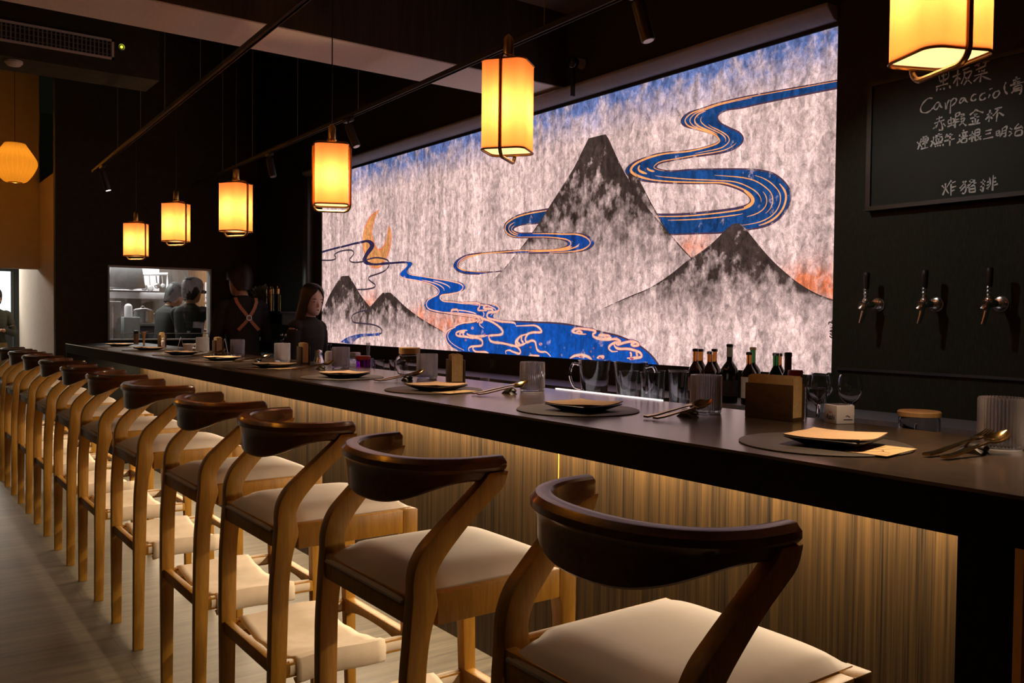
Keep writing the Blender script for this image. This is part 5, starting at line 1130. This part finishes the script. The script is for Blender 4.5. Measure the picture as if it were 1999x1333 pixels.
    if hair == 'long':
        cshell([(1.26, .088, .088, .072, .070, -.050, .95), (1.34, .100, .092, .082, .072, -.036, .95), (1.42, .098, .092, .074, .076, -.024, .95), (1.50, .094, .098, .070, .084, -.012, .92), (1.57, .0915, .106, .074, .090, -.004, .86), (1.62, .090, .108, .070, .085, -.004, .70), (1.66, .084, .102, .05, .06, -.004, .36), (1.695, .066, .080, .02, .02, -.006, .05), (1.714, .032, .040, .004, .004, -.008, .02)], 'hair', 'hair')
    else:
        cshell([(1.478, .060, .062, .048, .050, -.020, 1.75), (1.52, .082, .098, .062, .078, -.006, 1.55), (1.57, .094, .114, .070, .088, -.004, 1.45), (1.62, .099, .121, .066, .085, -.004, .85), (1.675, .094, .115, .05, .06, -.004, .30), (1.71, .076, .090, .02, .02, -.006, .05), (1.735, .036, .044, .004, .004, -.008, .02)], 'hair', 'hair')
    if cap:
        mm = MB(); mm.loft([[HD(p) for p in ell((0, -.002*k), a*k, b*k, z*k, 24)] for z, a, b in ((1.615, .096, .118), (1.63, .098, .120), (1.68, .096, .116), (1.715, .080, .094), (1.735, .045, .052), (1.74, .01, .01))])
        mm.loft([[HD((x*k, y*k, z*k)) for x, y in ((-.075, .09), (-.06, .165), (0, .19), (.06, .165), (.075, .09), (.0, .10))] for z in (1.617, 1.624)])
        mm.obj('cap', 'bcloth', t)
    if face:
        for s in (-1, 1):
            MB().loft([[HD((s*.031*k+x*.0145*k, (.0885+d)*k, (1.579+z*.0055)*k)) for x, z in ((-1, 0), (-.5, .8), (.2, 1), (1, .2), (.4, -.7), (-.4, -.7))] for d in (-.012, .0035)]).obj('eye', 'eye', bd)
            MB().loft([[HD((s*.032*k+x*.020*k, (.0915+d)*k, (1.603+z*.003)*k)) for x, z in ((-1, -.6), (0, 1), (1, 0), (0, -.6))] for d in (-.014, .0025)]).obj('eyebrow', 'hair', bd)
        MB().loft([[HD((x*.021*k, (.0955+d-.006*abs(x))*k, (1.517+z*.009)*k)) for x, z in ((-1, 0), (-.45, .75), (0, .5), (.45, .75), (1, 0), (.45, -.8), (-.45, -.8))] for d in (-.016, .006)]).obj('lips', 'lips', bd)
    if straps:
        def strap(P, w=.013):
            mm = MB(); rings = []
            for i, p in enumerate(P):
                p = Vector(p)*1.0; q = (Vector(P[min(i+1, len(P)-1)])-Vector(P[max(i-1, 0)])).normalized(); nn = Vector((0, -1, 0)); sd = q.cross(nn).normalized()
                rings.append([p*k+sd*w*k, p*k+sd*w*k+nn*.004*k, p*k-sd*w*k+nn*.004*k, p*k-sd*w*k])
            mm.loft(rings); mm.obj('apron_strap', 'tan', t)
        by = lambda x, z: -(.0125+ (.112 if z < 1.33 else .112-.35*(z-1.33))*sqrt(max(.05, 1-(x/.19)**2.4)))-.006
        X_, Z_ = .012, 1.265
        for s in (-1, 1):
            strap([(s*.085, by(.085, 1.415)+.02, 1.432), (s*.080+.002, by(.078, 1.395), 1.395), (s*.058+X_*.4, by(.05, 1.35), 1.35), (s*.030+X_*.8, by(.03, 1.308), 1.308), (X_, by(0, Z_), Z_), (-s*.03+X_, by(.03, 1.225), 1.225), (-s*.085+X_, by(.085, 1.165), 1.165)])
        MB().tube([((X_+.020*cos(a*pi/8))*k, (by(0, Z_)-.006)*k, (Z_+.020*sin(a*pi/8))*k) for a in range(16)], .005*k, 6, closed=True, up=Vector((0, 1, 0))).obj('strap_ring', 'steel', t)
    if phone: MB().box(-.035*k, .035*k, .33*k, .34*k, 1.10*k, 1.23*k).obj('phone', 'black', t, bev=.004)
    return t
# arms: elbow and wrist in the person's own frame (x to their right when seen from behind, y forward)
person('woman with long black hair in a black shirt behind the bar by the mural edge', (2.69, 6.34, 0), radians(206), 1.60, {-1: ((-.19, .03, 1.10), (-.13, .22, .98)), 1: ((.19, .03, 1.10), (.13, .22, .98))}, 'bcloth', 'bcloth', 'long', 'skin2', lean=.08, turn=radians(-14), female=True, face=True, nod=.12)
person('man in black seen from behind with crossed tan apron straps', (2.68, 7.68, 0), radians(-4), 1.80, {-1: ((-.215, .06, 1.08), (-.15, .26, 1.02)), 1: ((.215, .06, 1.08), (.15, .26, 1.02))}, 'bcloth', 'bcloth', 'short', lean=.05, turn=radians(28), straps=True, nod=.42)
person('cook in charcoal shirt and cap bending to the right, left of two in the kitchen', (2.71, 10.42, 0), radians(-72), 1.72, {-1: ((-.22, .12, 1.10), (-.14, .32, 1.08)), 1: ((.22, .12, 1.10), (.12, .32, 1.08))}, 'gcloth', 'bcloth', 'short', lean=.16, turn=radians(-5), cap=True, nod=.35)
person('cook in charcoal shirt and cap reaching to the right, right of two in the kitchen', (2.76, 9.62, 0), radians(-46), 1.74, {-1: ((-.20, .22, 1.14), (-.06, .42, 1.16)), 1: ((.22, .26, 1.26), (.02, .47, 1.44))}, 'gcloth', 'bcloth', 'short', lean=.08, turn=radians(-14), cap=True, nod=.2)
person('person in dark olive jacket and khaki trousers standing in the far doorway', (1.44, 14.3, 0), radians(178), 1.68, {-1: ((-.24, .02, 1.09), (-.09, .26, 1.13)), 1: ((.24, .02, 1.09), (.06, .26, 1.10))}, 'ocloth', 'khaki', 'short', lean=0, face=True, phone=True)

# ---------------------------------------------------------------- kitchen equipment behind the pass window
t = thing('extractor_hood', 'pale steel extractor duct at the upper left of the kitchen window', 'hood', (2.40, 10.9, 0))
MB().tube([(0, .2, 2.6), (0, .2, 1.93)], .15, 28).obj('duct', 'steel', t)
MB().loft([[(-a, -b, z), (a, -b, z), (a, b+.2, z), (-a, b+.2, z)] for a, b, z in ((.17, .12, 1.9299), (.20, .16, 1.68), (.20, .16, 1.66))]).obj('hood', 'steel', t, bev=.006)
t = thing('utensil_rack', 'white steel wall rack with hanging utensils in the kitchen', 'rack', (0, 0, 0))
m = MB(); m.tube([(2.45, 11.4, 1.84), (3.02, 11.4, 1.87), (3.02, 11.4, 1.66)], .018, 8); m.tube([(2.45, 11.4, 1.84), (2.45, 11.7, 1.84)], .014, 8); m.box(2.45, 3.0, 11.7, 11.999, 1.66, 2.0); m.obj('frame', 'wplastic', t)
for i, (x, L, r) in enumerate(((2.52, .10, .03), (2.58, .12, .04), (2.65, .10, .04), (2.73, .12, .04), (2.80, .13, .04), (2.88, .10, .035), (2.95, .10, .03))):
    m = MB(); m.cyl((x, 11.38, 1.84), (x+.01, 11.38, 1.84-L), .006, 6); m.ball((x+.012, 11.38, 1.84-L-r*.7), r, .012, r, 12, 8); m.obj('utensil', 'steel' if i % 2 else 'ksteel', t)
t = thing('wall_shelf', 'long white steel shelf in the kitchen below the hanging utensils', 'shelf', (0, 0, 0))
MB().box(1.95, 2.95, 10.92, 11.2, 1.565, 1.60).obj('board', 'wplastic', t, bev=.003); MB().box(1.95, 2.95, 10.90, 10.9199, 1.545, 1.62).obj('front_lip', 'wplastic', t, bev=.003)
t = thing('fridge', 'pale steel upright fridge at the left edge of the kitchen window', 'fridge', (0, 0, 0))
MB().box(1.86, 2.24, 10.3, 10.9, 0, 1.50).obj('body', 'ksteel', t, bev=.006)
MB().box(2.145, 2.16, 10.28, 10.2999, .7, 1.46).obj('handle', 'chrome', t, bev=.002)
t = thing('kitchen_cabinet', 'narrow pale steel cabinet beside the fridge', 'cabinet', (0, 0, 0))
MB().box(2.29, 2.46, 10.4, 10.9, 0, 1.33).obj('body', 'ksteel', t, bev=.006)
MB().box(2.37, 2.376, 10.388, 10.3999, .9, 1.2).obj('handle', 'chrome', t)
tag(MB().lathe([(.035, 0), (.042, .005), (.042, .12), (.03, .14), (.012, .15)], n=24).obj('white_canister', 'wplastic', loc=(2.37, 10.55, 1.3302)), 'small white canister standing on the narrow kitchen cabinet', 'canister')
t = thing('kitchen_range', 'dark cooking range with steel top in the kitchen', 'range', (0, 0, 0))
MB().box(2.48, 2.95, 10.95, 11.6, 0, 1.22).obj('body', 'dsteel', t, bev=.006); MB().box(2.46, 2.97, 10.93, 11.62, 1.2201, 1.26).obj('top', 'steel', t, bev=.004)
for k in range(3): MB().tube([(2.54+.12*k, 10.949, 1.15), (2.54+.12*k, 10.92, 1.15)], .018, 14).obj('knob', 'chrome', t)
t = thing('stock_pot', 'steel stock pot with lid on the dark range', 'pot', (2.68, 11.2, 1.2602))
MB().lathe([(.10, 0), (.115, .005), (.115, .14), (.118, .145)], n=32).obj('pot_body', 'steel', t); MB().lathe([(.118, .1452), (.10, .165), (.03, .18), (.02, .20), (.005, .205)], n=32).obj('lid', 'chrome', t)
for s in (-1, 1): MB().tube([(s*.112, -.03, .11), (s*.14, -.02, .11), (s*.14, .02, .11), (s*.112, .03, .11)], .006, 6).obj('handle', 'chrome', t)
tag(MB().tube([(3.30, 10.6, 1.46), (3.30, 10.6, 1.75)], .055, 24).obj('paper_roll', 'wplastic'), 'white paper towel roll on the right kitchen wall side', 'paper roll')
pro_sh = thing('kitchen_counter', 'steel prep counter in front of the cooks on the right', 'counter', (0, 0, 0))
MB().box(3.08, 3.44, 9.3, 11.5, .96, 1.0).obj('worktop', 'steel', pro_sh, bev=.003); MB().box(3.10, 3.44, 9.32, 11.48, 0, .9599).obj('body', 'ksteel', pro_sh)
for y in (10.6,): MB().box(3.27, 3.33, 10.57, 10.63, 1.0002, 1.4599).obj('roll_stand', 'steel', pro_sh)
tag(MB().box(3.20, 3.38, 10.16, 10.32, 1.0002, 1.25).obj('white_tub', 'wplastic', bev=.01), 'white tub at the lower right of the kitchen window', 'tub')
# far doorway: lit glass door and dark cabinet
dr = struct(MB().box(1.0, 2.05, 16.44, 16.499, 0, 2.1).obj('door_1', 'black', smooth=False))
MB().box(1.08, 1.885, 16.43, 16.4399, 1.34, 2.04).obj('glass_pane', 'door_glow', dr, smooth=False)
MB().box(1.905, 1.93, 16.425, 16.4399, .05, 2.04).obj('door_edge', 'mould', dr, smooth=False)
